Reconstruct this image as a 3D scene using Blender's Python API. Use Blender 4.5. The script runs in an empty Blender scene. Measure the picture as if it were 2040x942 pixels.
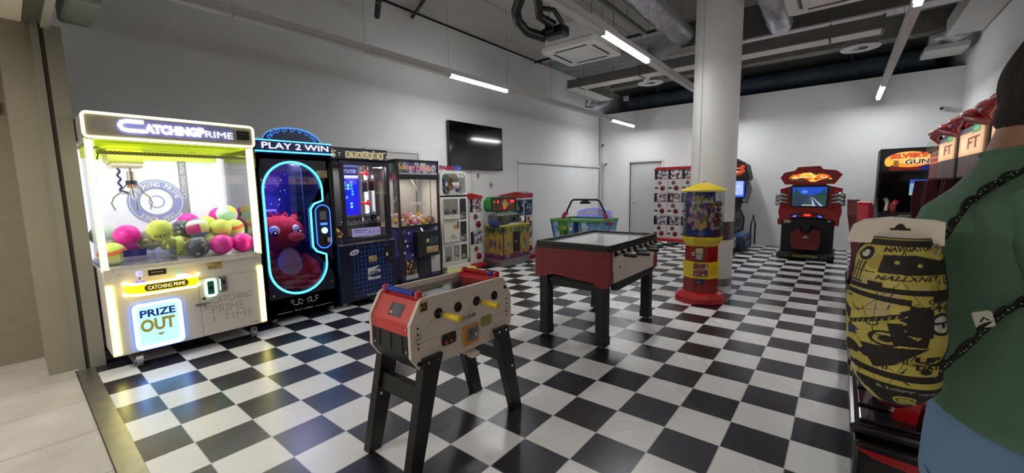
import bpy, bmesh, math, random
import numpy as np
from mathutils import Matrix, Vector
random.seed(7)
PI = math.pi
SC = bpy.context.scene
COL = SC.collection

# ------------------------------------------------------------------ camera, world, lights, exposure
cam_d = bpy.data.cameras.new('camera'); cam = bpy.data.objects.new('camera', cam_d); COL.objects.link(cam)
_r = Vector((0.7777, 0.6284, -0.0163)); _u = Vector((-0.0602, 0.1003, 0.9931)); _f = Vector((-0.6252, 0.7720, -0.1149))
_f.normalize(); _r = (_r - _f * _r.dot(_f)).normalized(); _u = _r.cross(_f)
m = Matrix(((_r.x, _u.x, -_f.x, 1.494), (_r.y, _u.y, -_f.y, -1.942), (_r.z, _u.z, -_f.z, 1.592), (0, 0, 0, 1)))
cam.matrix_world = m
cam_d.sensor_fit = 'HORIZONTAL'; cam_d.sensor_width = 36.0; cam_d.lens = 36.0 * 809.4 / 2040.0
cam_d.clip_start = 0.02; cam_d.clip_end = 100
SC.camera = cam
w = bpy.data.worlds.new('world'); SC.world = w; w.use_nodes = True
w.node_tree.nodes['Background'].inputs[0].default_value = (0.75, 0.78, 0.85, 1)
w.node_tree.nodes['Background'].inputs[1].default_value = 0.5
SC.view_settings.view_transform = 'Standard'; SC.view_settings.look = 'None'
SC.view_settings.exposure = 0.0; SC.view_settings.gamma = 1.0; SC.view_settings.use_curve_mapping = False
TUBE = 130.0           # brightness of the ceiling light strips
NEON = 5.0
def area(name, loc, rot, sx, sy, power, col):
    d = bpy.data.lights.new(name, 'AREA'); d.shape = 'RECTANGLE'; d.size = sx; d.size_y = sy
    d.energy = power; d.color = col
    o = bpy.data.objects.new(name, d); COL.objects.link(o); o.location = loc; o.rotation_euler = rot
    return o
# the shopping hall's own ceiling lights, behind and beside the camera
area('hall_light', (0.2, -4.6, 2.9), (0, 0, 0), 3.0, 0.6, 60, (1.0, 0.97, 0.92))
area('hall_light', (-2.6, -3.6, 2.9), (0, 0, 0), 1.6, 0.5, 95, (1.0, 0.97, 0.92))
area('hall_light', (3.2, -5.0, 2.9), (0, 0, 0), 1.6, 0.5, 40, (1.0, 0.97, 0.92))

# ------------------------------------------------------------------ materials
def lin(c):
    if isinstance(c, str): c = tuple(int(c[i:i+2], 16) for i in (1, 3, 5))
    return tuple((v/255/12.92 if v/255 <= 0.04045 else ((v/255+0.055)/1.055)**2.4) for v in c) + (1.0,)
_mc = {}
def mat(name, col='#888888', rough=0.5, metal=0.0, emit=None, es=0.0, spec=0.5, noise=0.0, nscale=8.0, coat=0.0, bump=0.0, bscale=60.0):
    if name in _mc: return _mc[name]
    M = bpy.data.materials.new(name); M.use_nodes = True; nt = M.node_tree; b = nt.nodes['Principled BSDF']
    c = lin(col); b.inputs['Base Color'].default_value = c
    b.inputs['Roughness'].default_value = rough; b.inputs['Metallic'].default_value = metal
    b.inputs['Specular IOR Level'].default_value = spec; b.inputs['Coat Weight'].default_value = coat
    tc = nt.nodes.new('ShaderNodeTexCoord')
    nz = nt.nodes.new('ShaderNodeTexNoise'); nz.inputs['Scale'].default_value = nscale; nz.inputs['Detail'].default_value = 4
    nt.links.new(tc.outputs['Object'], nz.inputs['Vector'])
    rp = nt.nodes.new('ShaderNodeValToRGB'); a = max(0.0, noise)
    e0, e1 = rp.color_ramp.elements
    e0.position = 0.3; e1.position = 0.7
    e0.color = tuple(v*(1-a) for v in c[:3]) + (1,); e1.color = tuple(min(1, v*(1+a)) for v in c[:3]) + (1,)
    nt.links.new(nz.outputs['Fac'], rp.inputs['Fac']); nt.links.new(rp.outputs['Color'], b.inputs['Base Color'])
    if bump:
        n2 = nt.nodes.new('ShaderNodeTexNoise'); n2.inputs['Scale'].default_value = bscale; n2.inputs['Detail'].default_value = 5
        nt.links.new(tc.outputs['Object'], n2.inputs['Vector'])
        bp = nt.nodes.new('ShaderNodeBump'); bp.inputs['Strength'].default_value = bump; bp.inputs['Distance'].default_value = 0.01
        nt.links.new(n2.outputs['Fac'], bp.inputs['Height']); nt.links.new(bp.outputs['Normal'], b.inputs['Normal'])
    if emit:
        b.inputs['Emission Color'].default_value = lin(emit); b.inputs['Emission Strength'].default_value = es
    _mc[name] = M; return M
def print_mat(name, es=0.0, rough=0.4, base=1.0):
    """surface whose print is stored per point in the attribute Col"""
    if name in _mc: return _mc[name]
    M = bpy.data.materials.new(name); M.use_nodes = True; nt = M.node_tree; b = nt.nodes['Principled BSDF']
    at = nt.nodes.new('ShaderNodeAttribute'); at.attribute_name = 'Col'
    b.inputs['Roughness'].default_value = rough
    if base < 1.0:
        mx = nt.nodes.new('ShaderNodeMix'); mx.data_type = 'RGBA'; mx.inputs[0].default_value = 1 - base
        nt.links.new(at.outputs['Color'], mx.inputs[6]); mx.inputs[7].default_value = (0.01, 0.01, 0.01, 1)
        nt.links.new(mx.outputs[2], b.inputs['Base Color'])
    else:
        nt.links.new(at.outputs['Color'], b.inputs['Base Color'])
    if es:
        nt.links.new(at.outputs['Color'], b.inputs['Emission Color']); b.inputs['Emission Strength'].default_value = es
    _mc[name] = M; return M
def glass_mat(name, tint='#ffffff', refl=0.06, rough=0.02, trans=0.97):
    if name in _mc: return _mc[name]
    M = bpy.data.materials.new(name); M.use_nodes = True; nt = M.node_tree
    nt.nodes.remove(nt.nodes['Principled BSDF']); out = nt.nodes['Material Output']
    tr = nt.nodes.new('ShaderNodeBsdfTransparent'); c = lin(tint); tr.inputs[0].default_value = tuple(v*trans for v in c[:3]) + (1,)
    gl = nt.nodes.new('ShaderNodeBsdfGlossy'); gl.inputs['Roughness'].default_value = rough
    fr = nt.nodes.new('ShaderNodeLayerWeight'); fr.inputs['Blend'].default_value = 0.25
    ma = nt.nodes.new('ShaderNodeMath'); ma.operation = 'MULTIPLY_ADD'; ma.inputs[1].default_value = 0.3; ma.inputs[2].default_value = refl
    mx = nt.nodes.new('ShaderNodeMixShader')
    nt.links.new(fr.outputs['Fresnel'], ma.inputs[0]); nt.links.new(ma.outputs[0], mx.inputs[0])
    nt.links.new(tr.outputs[0], mx.inputs[1]); nt.links.new(gl.outputs[0], mx.inputs[2]); nt.links.new(mx.outputs[0], out.inputs[0])
    _mc[name] = M; return M
def art_mat(name, cols, scale=14.0, rough=0.35, seed=0.0, es=0.0, stretch=(1, 1, 1), warp=0.35):
    """busy printed artwork or heaps of small toys: warped cells in the listed colours"""
    if name in _mc: return _mc[name]
    M = bpy.data.materials.new(name); M.use_nodes = True; nt = M.node_tree; b = nt.nodes['Principled BSDF']
    tc = nt.nodes.new('ShaderNodeTexCoord'); mp = nt.nodes.new('ShaderNodeMapping'); mp.inputs['Location'].default_value = (seed, seed*1.7, seed*0.6)
    mp.inputs['Scale'].default_value = stretch
    nz = nt.nodes.new('ShaderNodeTexNoise'); nz.inputs['Scale'].default_value = scale*0.5; nz.inputs['Detail'].default_value = 2
    ad = nt.nodes.new('ShaderNodeVectorMath'); ad.operation = 'MULTIPLY_ADD'; ad.inputs[1].default_value = (warp*3/scale,)*3
    vo = nt.nodes.new('ShaderNodeTexVoronoi'); vo.inputs['Scale'].default_value = scale
    rp = nt.nodes.new('ShaderNodeValToRGB'); rp.color_ramp.interpolation = 'CONSTANT'
    sep = nt.nodes.new('ShaderNodeSeparateColor')
    nt.links.new(tc.outputs['Object'], mp.inputs[0]); nt.links.new(mp.outputs[0], nz.inputs['Vector'])
    nt.links.new(nz.outputs['Color'], ad.inputs[0]); nt.links.new(mp.outputs[0], ad.inputs[2])
    nt.links.new(ad.outputs[0], vo.inputs['Vector']); nt.links.new(vo.outputs['Color'], sep.inputs[0]); nt.links.new(sep.outputs[0], rp.inputs['Fac'])
    el = rp.color_ramp.elements
    while len(el) < len(cols): el.new(0.5)
    for i, c in enumerate(cols): el[i].position = i/len(cols); el[i].color = lin(c)
    nt.links.new(rp.outputs['Color'], b.inputs['Base Color']); b.inputs['Roughness'].default_value = rough
    if es:
        nt.links.new(rp.outputs['Color'], b.inputs['Emission Color']); b.inputs['Emission Strength'].default_value = es
    _mc[name] = M; return M
def glow(name, col, s, base=None):
    return mat(name, base or col, 0.5, 0, col, s)

def floor_mat():
    M = bpy.data.materials.new('checkered_vinyl'); M.use_nodes = True; nt = M.node_tree; b = nt.nodes['Principled BSDF']
    N = nt.nodes.new; L = nt.links.new
    tc = N('ShaderNodeTexCoord'); sp = N('ShaderNodeSeparateXYZ'); L(tc.outputs['Object'], sp.inputs[0])
    def math1(op, a, bb=None, c=None):
        n = N('ShaderNodeMath'); n.operation = op
        for i, v in enumerate((a, bb, c)):
            if v is None: continue
            if isinstance(v, (int, float)): n.inputs[i].default_value = v
            else: L(v, n.inputs[i])
        return n.outputs[0]
    gx = math1('MULTIPLY', sp.outputs[0], 3.0); gy = math1('MULTIPLY', sp.outputs[1], 3.0)
    s = math1('ADD', math1('FLOOR', gx), math1('FLOOR', gy))
    par = math1('FLOORED_MODULO', s, 2.0)
    # joint: distance to the nearest grid line
    def edge(g):
        fr = math1('FRACT', g); return math1('MINIMUM', fr, math1('SUBTRACT', 1.0, fr))
    jt = math1('LESS_THAN', math1('MINIMUM', edge(gx), edge(gy)), 0.008)
    nz = N('ShaderNodeTexNoise'); nz.inputs['Scale'].default_value = 1.1; nz.inputs['Detail'].default_value = 2; nz.inputs['Roughness'].default_value = 0.5
    L(tc.outputs['Object'], nz.inputs['Vector'])
    def mix(f, a, c):
        n = N('ShaderNodeMix'); n.data_type = 'RGBA'
        if isinstance(f, (int, float)): n.inputs[0].default_value = f
        else: L(f, n.inputs[0])
        for i, v in ((6, a), (7, c)):
            if isinstance(v, tuple): n.inputs[i].default_value = v
            else: L(v, n.inputs[i])
        return n.outputs[2]
    white = mix(nz.outputs['Fac'], lin('#d3d2cf'), lin('#e2e1de'))
    black = mix(nz.outputs['Fac'], lin('#16131a'), lin('#282530'))
    c = mix(par, white, black)
    c = mix(jt, c, lin('#b5b4b0'))
    L(c, b.inputs['Base Color'])
    mr = N('ShaderNodeMapRange'); mr.inputs[1].default_value = 0.3; mr.inputs[2].default_value = 0.7; mr.inputs[3].default_value = 0.24; mr.inputs[4].default_value = 0.32
    L(nz.outputs['Fac'], mr.inputs[0]); L(mr.outputs[0], b.inputs['Roughness'])
    b.inputs['Specular IOR Level'].default_value = 0.55
    return M
def terrazzo_mat():
    M = bpy.data.materials.new('terrazzo'); M.use_nodes = True; nt = M.node_tree; b = nt.nodes['Principled BSDF']
    N = nt.nodes.new; L = nt.links.new
    tc = N('ShaderNodeTexCoord')
    n1 = N('ShaderNodeTexNoise'); n1.inputs['Scale'].default_value = 3; n1.inputs['Detail'].default_value = 5
    n2 = N('ShaderNodeTexVoronoi'); n2.inputs['Scale'].default_value = 16
    L(tc.outputs['Object'], n1.inputs['Vector']); L(tc.outputs['Object'], n2.inputs['Vector'])
    r1 = N('ShaderNodeValToRGB'); r1.color_ramp.elements[0].position = 0.3; r1.color_ramp.elements[0].color = lin('#a8a29a'); r1.color_ramp.elements[1].position = 0.7; r1.color_ramp.elements[1].color = lin('#bdb7b0')
    L(n1.outputs['Fac'], r1.inputs[0])
    lt = N('ShaderNodeMath'); lt.operation = 'LESS_THAN'; lt.inputs[1].default_value = 0.07; L(n2.outputs['Distance'], lt.inputs[0])
    sp = N('ShaderNodeSeparateXYZ'); L(tc.outputs['Object'], sp.inputs[0])
    a = N('ShaderNodeMath'); a.operation = 'MULTIPLY_ADD'; a.inputs[1].default_value = 1/0.66; a.inputs[2].default_value = 0.62; L(sp.outputs[0], a.inputs[0])
    f = N('ShaderNodeMath'); f.operation = 'FRACT'; L(a.outputs[0], f.inputs[0])
    j = N('ShaderNodeMath'); j.operation = 'LESS_THAN'; j.inputs[1].default_value = 0.009; L(f.outputs[0], j.inputs[0])
    m1 = N('ShaderNodeMix'); m1.data_type = 'RGBA'; L(lt.outputs[0], m1.inputs[0]); L(r1.outputs[0], m1.inputs[6]); m1.inputs[7].default_value = lin('#7d7771')
    m2 = N('ShaderNodeMix'); m2.data_type = 'RGBA'; L(j.outputs[0], m2.inputs[0]); L(m1.outputs[2], m2.inputs[6]); m2.inputs[7].default_value = lin('#5c5650')
    L(m2.outputs[2], b.inputs['Base Color']); b.inputs['Roughness'].default_value = 0.5
    return M

# ------------------------------------------------------------------ text outlines
_tc = {}
def text_tris(s, bold=0.0):
    if any(c in 'MWmw' for c in s): bold = 0.0
    k = (s, bold)
    if k in _tc: return _tc[k]
    cu = bpy.data.curves.new('t', 'FONT'); cu.body = s; cu.offset = bold; cu.resolution_u = 3
    ob = bpy.data.objects.new('t', cu); COL.objects.link(ob)
    dg = bpy.context.evaluated_depsgraph_get(); me = ob.evaluated_get(dg).to_mesh(); me.calc_loop_triangles()
    V = np.array([v.co[:2] for v in me.vertices], float).reshape(-1, 2); F = [tuple(t.vertices) for t in me.loop_triangles]
    ob.evaluated_get(dg).to_mesh_clear(); bpy.data.objects.remove(ob); bpy.data.curves.remove(cu)
    if len(V):
        lo, hi = V.min(0), V.max(0); asp = (hi[0]-lo[0])/max(1e-6, hi[1]-lo[1]); V = (V-lo)/np.maximum(hi-lo, 1e-6)
    else: asp = 1
    _tc[k] = (V, F, asp); return _tc[k]

# ------------------------------------------------------------------ 2-D canvas for printed graphics (stored per mesh point)
class Canvas:
    def __init__(s, w, h, bg='#000000'):
        s.w, s.h = w, h; s.a = np.zeros((h, w, 3)); s.a[:] = lin(bg)[:3]
        u = (np.arange(w)+0.5)/w; v = (np.arange(h)+0.5)/h
        s.U, s.V = np.meshgrid(u, v)
    def put(s, mask, col): s.a[mask] = lin(col)[:3]; return s
    def rect(s, x0, y0, x1, y1, col): return s.put((s.U >= x0) & (s.U <= x1) & (s.V >= y0) & (s.V <= y1), col)
    def ell(s, cx, cy, rx, ry, col, inner=0.0):
        d = ((s.U-cx)/rx)**2 + ((s.V-cy)/ry)**2; return s.put((d <= 1) & (d >= inner*inner), col)
    def poly(s, pts, col):
        m = np.zeros(s.U.shape, bool); n = len(pts)
        for i in range(n):
            x0, y0 = pts[i]; x1, y1 = pts[(i+1) % n]
            if y0 == y1: continue
            c = ((y0 > s.V) != (y1 > s.V)) & (s.U < (x1-x0)*(s.V-y0)/(y1-y0)+x0); m ^= c
        return s.put(m, col)
    def line(s, x0, y0, x1, y1, t, col):
        asp = s.h/s.w
        dx, dy = x1-x0, (y1-y0)*asp; L2 = dx*dx+dy*dy+1e-12
        k = np.clip(((s.U-x0)*dx+(s.V-y0)*asp*dy)/L2, 0, 1)
        d = np.hypot(s.U-x0-k*dx, (s.V-y0)*asp-k*dy); return s.put(d < t/2, col)
    def path(s, P, t, col):
        for a, b in zip(P[:-1], P[1:]): s.line(*a, *b, t, col)
        return s
    def text(s, t, x0, y0, x1, y1, col, bold=0.02, skew=0.0, rise=0.0):
        V, F, _ = text_tris(t, bold)
        if not len(V): return s
        P = np.stack([x0+V[:, 0]*(x1-x0)+skew*V[:, 1], y0+V[:, 1]*(y1-y0)+rise*V[:, 0]], -1)
        m = np.zeros(s.U.shape, bool)
        for f in F:
            A, B, C = P[f[0]], P[f[1]], P[f[2]]
            lo = np.minimum(np.minimum(A, B), C); hi = np.maximum(np.maximum(A, B), C)
            i0, i1 = max(0, int(lo[0]*s.w)-1), min(s.w, int(hi[0]*s.w)+2); j0, j1 = max(0, int(lo[1]*s.h)-1), min(s.h, int(hi[1]*s.h)+2)
            if i0 >= i1 or j0 >= j1: continue
            U, W = s.U[j0:j1, i0:i1], s.V[j0:j1, i0:i1]
            def e(p, q): return (q[0]-p[0])*(W-p[1])-(q[1]-p[1])*(U-p[0])
            a, b, c = e(A, B), e(B, C), e(C, A)
            m[j0:j1, i0:i1] |= ((a >= 0) & (b >= 0) & (c >= 0)) | ((a <= 0) & (b <= 0) & (c <= 0))
        return s.put(m, col)
    def blobs(s, n, cols, r0, r1, box=(0, 0, 1, 1), seed=1):
        R = random.Random(seed)
        for i in range(n):
            r = R.uniform(r0, r1); s.ell(R.uniform(box[0], box[2]), R.uniform(box[1], box[3]), r, r*s.w/s.h*R.uniform(.6, 1.3), R.choice(cols))
        return s

# ------------------------------------------------------------------ mesh builder
class MB:
    def __init__(s, mat=None, M=None):
        s.v = []; s.f = []; s.mi = []; s.sm = []; s.mats = []; s.col = {}; s.M = M; s.cur = 0
        if mat: s.use(mat)
    def use(s, m):
        if m not in s.mats: s.mats.append(m)
        s.cur = s.mats.index(m); return s
    def add(s, V, F, smooth=False, cols=None):
        o = len(s.v)
        for i, p in enumerate(V):
            p = Vector(p)
            if s.M is not None: p = s.M @ p
            s.v.append(p)
            if cols is not None: s.col[o+i] = cols[i]
        for f in F:
            s.f.append(tuple(o+i for i in f)); s.mi.append(s.cur); s.sm.append(smooth)
        return s
    def box(s, x0, x1, y0, y1, z0, z1, b=0.0):
        if b <= 0:
            V = [(x, y, z) for x in (x0, x1) for y in (y0, y1) for z in (z0, z1)]
            return s.add(V, [(0, 1, 3, 2), (4, 6, 7, 5), (0, 4, 5, 1), (2, 3, 7, 6), (0, 2, 6, 4), (1, 5, 7, 3)])
        bm = bmesh.new(); bmesh.ops.create_cube(bm, size=1)
        for v in bm.verts: v.co = Vector(((x0+x1)/2+v.co.x*(x1-x0), (y0+y1)/2+v.co.y*(y1-y0), (z0+z1)/2+v.co.z*(z1-z0)))
        b = min(b, abs(x1-x0)*.49, abs(y1-y0)*.49, abs(z1-z0)*.49)
        bmesh.ops.bevel(bm, geom=bm.edges[:], offset=b, segments=2, affect='EDGES', profile=0.5)
        bm.verts.index_update(); V = [tuple(v.co) for v in bm.verts]; F = [tuple(v.index for v in f.verts) for f in bm.faces]; bm.free()
        return s.add(V, F)
    def prism(s, P, a, b, axis='y', smooth=False):
        g = {'y': lambda u, v, w: (u, w, v), 'x': lambda u, v, w: (w, u, v), 'z': lambda u, v, w: (u, v, w)}[axis]
        n = len(P); V = [g(u, v, a) for u, v in P]+[g(u, v, b) for u, v in P]
        s.add(V, [(i, (i+1) % n, n+(i+1) % n, n+i) for i in range(n)], smooth)
        s.add([g(u, v, a) for u, v in P], [tuple(range(n))]); s.add([g(u, v, b) for u, v in P], [tuple(range(n))[::-1]])
        return s
    def ring(s, P, Q, a, b, axis='y'):
        g = {'y': lambda u, v, w: (u, w, v), 'x': lambda u, v, w: (w, u, v), 'z': lambda u, v, w: (u, v, w)}[axis]
        n = len(P); V = [g(*p, a) for p in P]+[g(*p, a) for p in Q]+[g(*p, b) for p in P]+[g(*p, b) for p in Q]
        F = []
        for i in range(n):
            j = (i+1) % n
            F += [(i, j, n+j, n+i), (2*n+i, 3*n+i, 3*n+j, 2*n+j), (i, 2*n+i, 2*n+j, j), (n+i, n+j, 3*n+j, 3*n+i)]
        return s.add(V, F)
    def tube(s, P, r, seg=10, closed=False, caps=True):
        P = [Vector(p) for p in P]; n = len(P); R = r if isinstance(r, (list, tuple)) else [r]*n
        T = []
        for i in range(n):
            a = P[(i-1) % n] if (closed or i > 0) else P[i]; b = P[(i+1) % n] if (closed or i < n-1) else P[i]
            t = (b-a); T.append(t.normalized() if t.length > 1e-9 else Vector((0, 0, 1)))
        up = Vector((0, 0, 1)) if abs(T[0].z) < 0.9 else Vector((1, 0, 0))
        nx = T[0].cross(up).normalized(); V = []
        for i in range(n):
            nx = (nx - T[i]*nx.dot(T[i]));  nx = nx.normalized() if nx.length > 1e-6 else T[i].orthogonal().normalized()
            ny = T[i].cross(nx)
            for k in range(seg):
                a = 2*PI*k/seg; V.append(P[i]+nx*math.cos(a)*R[i]+ny*math.sin(a)*R[i])
        F = []
        for i in range(n if closed else n-1):
            for k in range(seg):
                a = i*seg+k; b = i*seg+(k+1) % seg; j = ((i+1) % n)*seg
                F.append((a, b, j+(k+1) % seg, j+k))
        s.add(V, F, True)
        if caps and not closed:
            s.add(V[:seg], [tuple(range(seg))[::-1]]); s.add(V[-seg:], [tuple(range(seg))])
        return s
    def cyl(s, a, b, r, r2=None, seg=20): return s.tube([a, b], [r, r if r2 is None else r2], seg)
    def lathe(s, prof, c=(0, 0, 0), seg=28, a0=0.0, a1=2*PI, smooth=True, sx=1, sy=1):
        full = abs(a1-a0-2*PI) < 1e-6; n = seg if full else seg+1; V = []
        for r, z in prof:
            for k in range(n):
                a = a0+(a1-a0)*k/seg; V.append((c[0]+r*math.cos(a)*sx, c[1]+r*math.sin(a)*sy, c[2]+z))
        F = []
        for i in range(len(prof)-1):
            for k in range(seg):
                k2 = (k+1) % n; F.append((i*n+k, i*n+k2, (i+1)*n+k2, (i+1)*n+k))
        return s.add(V, F, smooth)
    def ball(s, c, r, seg=16, rings=10, cols=None):
        rx, ry, rz = r if isinstance(r, (list, tuple)) else (r, r, r)
        V = []; F = []
        for i in range(rings+1):
            t = PI*i/rings
            for k in range(seg): V.append((c[0]+rx*math.sin(t)*math.cos(2*PI*k/seg), c[1]+ry*math.sin(t)*math.sin(2*PI*k/seg), c[2]+rz*math.cos(t)))
        for i in range(rings):
            for k in range(seg):
                k2 = (k+1) % seg; F.append((i*seg+k, (i+1)*seg+k, (i+1)*seg+k2, i*seg+k2))
        return s.add(V, F, True, cols)
    def text(s, t, x0, x1, z0, z1, y, d=0.003, bold=0.02, fn=None):
        V, F, _ = text_tris(t, bold); n = len(V)
        g = fn or (lambda u, v, w: (u, w, v))
        P = [(x0+a*(x1-x0), z0+b*(z1-z0)) for a, b in V]
        s.add([g(u, v, y-d) for u, v in P], F)
        return s
    def arctext(s, t, cx, cz, r, a0, a1, size, y, d=0.002, bold=0.03):
        n = len(t)
        for i, ch in enumerate(t):
            if ch == ' ': continue
            a = a0+(a1-a0)*i/max(1, n-1); V, F, asp = text_tris(ch, bold); wd = size*min(asp, 1.1)*0.9
            out = 1 if a0 > a1 else -1
            tx, tz = math.sin(a)*out, -math.cos(a)*out; ux, uz = math.cos(a)*out, math.sin(a)*out
            P = [((v[0]-.5)*wd, (v[1]-.5)*size) for v in V]
            s.add([(cx+math.cos(a)*r+p*tx+q*ux, y-d, cz+math.sin(a)*r+p*tz+q*uz) for p, q in P], F)
        return s
    def canvas(s, cv, fn, matl):
        """grid mesh carrying the canvas colours; fn maps u, v in 0..1 to a point"""
        s.use(matl); W, H = cv.w, cv.h; V = []; cols = []
        for j in range(H):
            for i in range(W):
                V.append(fn(i/(W-1), j/(H-1))); cols.append(tuple(cv.a[j, i]))
        F = [(j*W+i, j*W+i+1, (j+1)*W+i+1, (j+1)*W+i) for j in range(H-1) for i in range(W-1)]
        return s.add(V, F, False, cols)
    def panel(s, cv, x0, x1, z0, z1, y, matl): return s.canvas(cv, lambda u, v: (x0+u*(x1-x0), y, z0+v*(z1-z0)), matl)
    def spanel(s, cv, y0, y1, z0, z1, x, matl): return s.canvas(cv, lambda u, v: (x, y0+u*(y1-y0), z0+v*(z1-z0)), matl)
    def obj(s, name, parent=None, label=None):
        me = bpy.data.meshes.new(name); me.from_pydata([tuple(p) for p in s.v], [], s.f)
        for m_ in s.mats: me.materials.append(m_)
        me.polygons.foreach_set('material_index', s.mi); me.polygons.foreach_set('use_smooth', s.sm)
        if s.col:
            ca = me.color_attributes.new('Col', 'FLOAT_COLOR', 'POINT')
            arr = np.ones((len(s.v), 4), np.float32)
            for i, c in s.col.items(): arr[i, :3] = c
            ca.data.foreach_set('color', arr.ravel())
        me.update(); me.validate()
        o = bpy.data.objects.new(name, me); COL.objects.link(o)
        if parent is not None: o.parent = parent
        if label: o['label'] = label
        return o
def rrect(x0, x1, z0, z1, r, n=5):
    P = []
    for cx, cz, a in ((x1-r, z1-r, 0), (x0+r, z1-r, PI/2), (x0+r, z0+r, PI), (x1-r, z0+r, 1.5*PI)):
        for k in range(n+1): P.append((cx+r*math.cos(a+PI/2*k/n), cz+r*math.sin(a+PI/2*k/n)))
    return P
def p3(P, y): return [(u, y, v) for u, v in P]
def thing(name, label, cat, loc=(0, 0, 0), rz=0.0, group=None):
    o = bpy.data.objects.new(name, None); COL.objects.link(o); o.empty_display_size = 0.1
    o.location = loc; o.rotation_euler = (0, 0, rz); o['label'] = label; o['category'] = cat
    if group: o['group'] = group
    return o
def tag(o, label, cat, group=None):
    o['label'] = label; o['category'] = cat
    if group: o['group'] = group
    return o
def struct(mb, name): o = mb.obj(name); o['kind'] = 'structure'; return o
def dup(root, loc, rz=None, label=None):
    r = root.copy(); COL.objects.link(r); r.location = loc
    if rz is not None: r.rotation_euler = (0, 0, rz)
    if label: r['label'] = label
    for ch in root.children:
        c = ch.copy(); COL.objects.link(c); c.parent = r
        for g in ch.children:
            d = g.copy(); COL.objects.link(d); d.parent = c
    return r

# common materials
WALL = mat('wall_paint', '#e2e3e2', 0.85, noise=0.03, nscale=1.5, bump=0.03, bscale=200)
WHITE = mat('white_paint', '#d9d8d5', 0.5)
GLOSSW = mat('glossy_white', '#dcdad4', 0.25)
CREAM = mat('cream_panel', '#cfc8b8', 0.35)
BLACK = mat('black_plastic', '#0c0c0e', 0.35)
MATB = mat('matt_black', '#121214', 0.6)
DARK = mat('dark_paint', '#20242a', 0.8)
CHROME = mat('chrome', '#c8c8c8', 0.12, 1.0)
STEEL = mat('brushed_steel', '#9a9894', 0.38, 1.0, noise=0.25, nscale=30)
GREY = mat('grey_plastic', '#77787a', 0.5)
RED = mat('red_plastic', '#a4141a', 0.25, coat=0.3)
DRED = mat('dark_red_plastic', '#7c0f18', 0.3, coat=0.3)
YEL = mat('yellow_plastic', '#d4bc28', 0.35)
BLUE = mat('blue_plastic', '#1f3fb0', 0.35)
NAVY = mat('navy_panel', '#0b1026', 0.3)
GLASS = glass_mat('clear_glass')
GLASSD = glass_mat('tinted_glass', '#eceef6', 0.05, 0.02, 0.96)
PRINT = print_mat('printed_sheet')
PRINTG = print_mat('glowing_screen', es=1.0, base=0.15)
MARQ = print_mat('backlit_sign', es=1.3, base=0.4)
TOYS = ['#b9aeb4', '#5f5a66', '#a87c74', '#d8cfd0', '#3c3a48', '#8d9aa8', '#c8a89a', '#704a50']
STICK = Canvas(40, 22, '#c2ab72').text('1 CHF', .3, .55, .92, .88, '#5c2a10').ell(.2, .28, .12, .2, '#3a3020', .55).ell(.5, .28, .12, .2, '#3a3020', .55).ell(.8, .28, .14, .24, '#8a5a30', .6)

# ------------------------------------------------------------------ the room
XL, XR, YF, YB, ZC = -4.9, 3.33, -1.6, 10.7, 4.9
struct(MB(floor_mat()).box(XL-.1, XR+.1, YF+.02, YB+2.6, -0.1, 0), 'floor')
struct(MB(terrazzo_mat()).box(-7.5, 7.5, -8, YF-.1, -0.1, 0), 'floor_hall')
thr = MB(mat('threshold_steel', '#a8a59c', 0.35, 0.9, noise=0.12, nscale=9)); thr.box(-3.88, 4.6, YF-.1, YF+.02, -0.1, 0.004)
thr.use(MATB).box(-3.88, 4.6, YF-.104, YF-.098, 0.003, 0.0055)
o = struct(thr, 'trim_1'); o.name = 'trim_threshold'
DKW = mat('shaded_service_wall', '#7c8894', 0.85, noise=0.15, nscale=2)  # gloom of the unlit space above the partition is put into this colour
CEIL = mat('ceiling_concrete', '#bdbab4', 0.9, noise=0.08, nscale=1.2, bump=0.1, bscale=90)
struct(MB(WALL).box(XL-.15, XL, YF, YB+2.6, 0, ZC-.02), 'wall_left')
struct(MB(WALL).box(XR, XR+.15, YF-.02, YB+2.6, 0, ZC), 'wall_right')
# back wall: a partition lower than the ceiling, with the doorway on its left
bw = MB(WALL); dx0, dx1, dz = -3.83, -2.82, 2.38
bw.box(XL, dx0, YB, YB+.12, 0, 3.98).box(dx1, XR, YB, YB+.12, 0, 3.98).box(dx0, dx1, YB, YB+.12, dz, 3.98)
struct(bw, 'wall_back')
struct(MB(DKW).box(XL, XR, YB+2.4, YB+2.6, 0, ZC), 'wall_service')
cl = MB(CEIL); cl.box(XL-.15, XR+.15, YF, 7.35, ZC, ZC+.12)
cl.use(MATB).box(XL, XL+.025, YF, 7.35, ZC-.03, ZC+.002)
for x in (-3.6, -2.3, 0.3, 2.4): cl.use(mat('ceiling_joint', '#6f6d6a', 0.9)).box(x, x+.012, YF, 7.3, ZC-.002, ZC+.01)
struct(cl, 'ceiling')
struct(MB(mat('shaded_service_ceiling', '#8a8c90', 0.9, noise=.2, nscale=3)).box(XL-.15, XR+.15, 7.35, YB+2.6, ZC, ZC+.12), 'ceiling_service')  # darker than the front ceiling: shade behind the beam put into the colour
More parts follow.
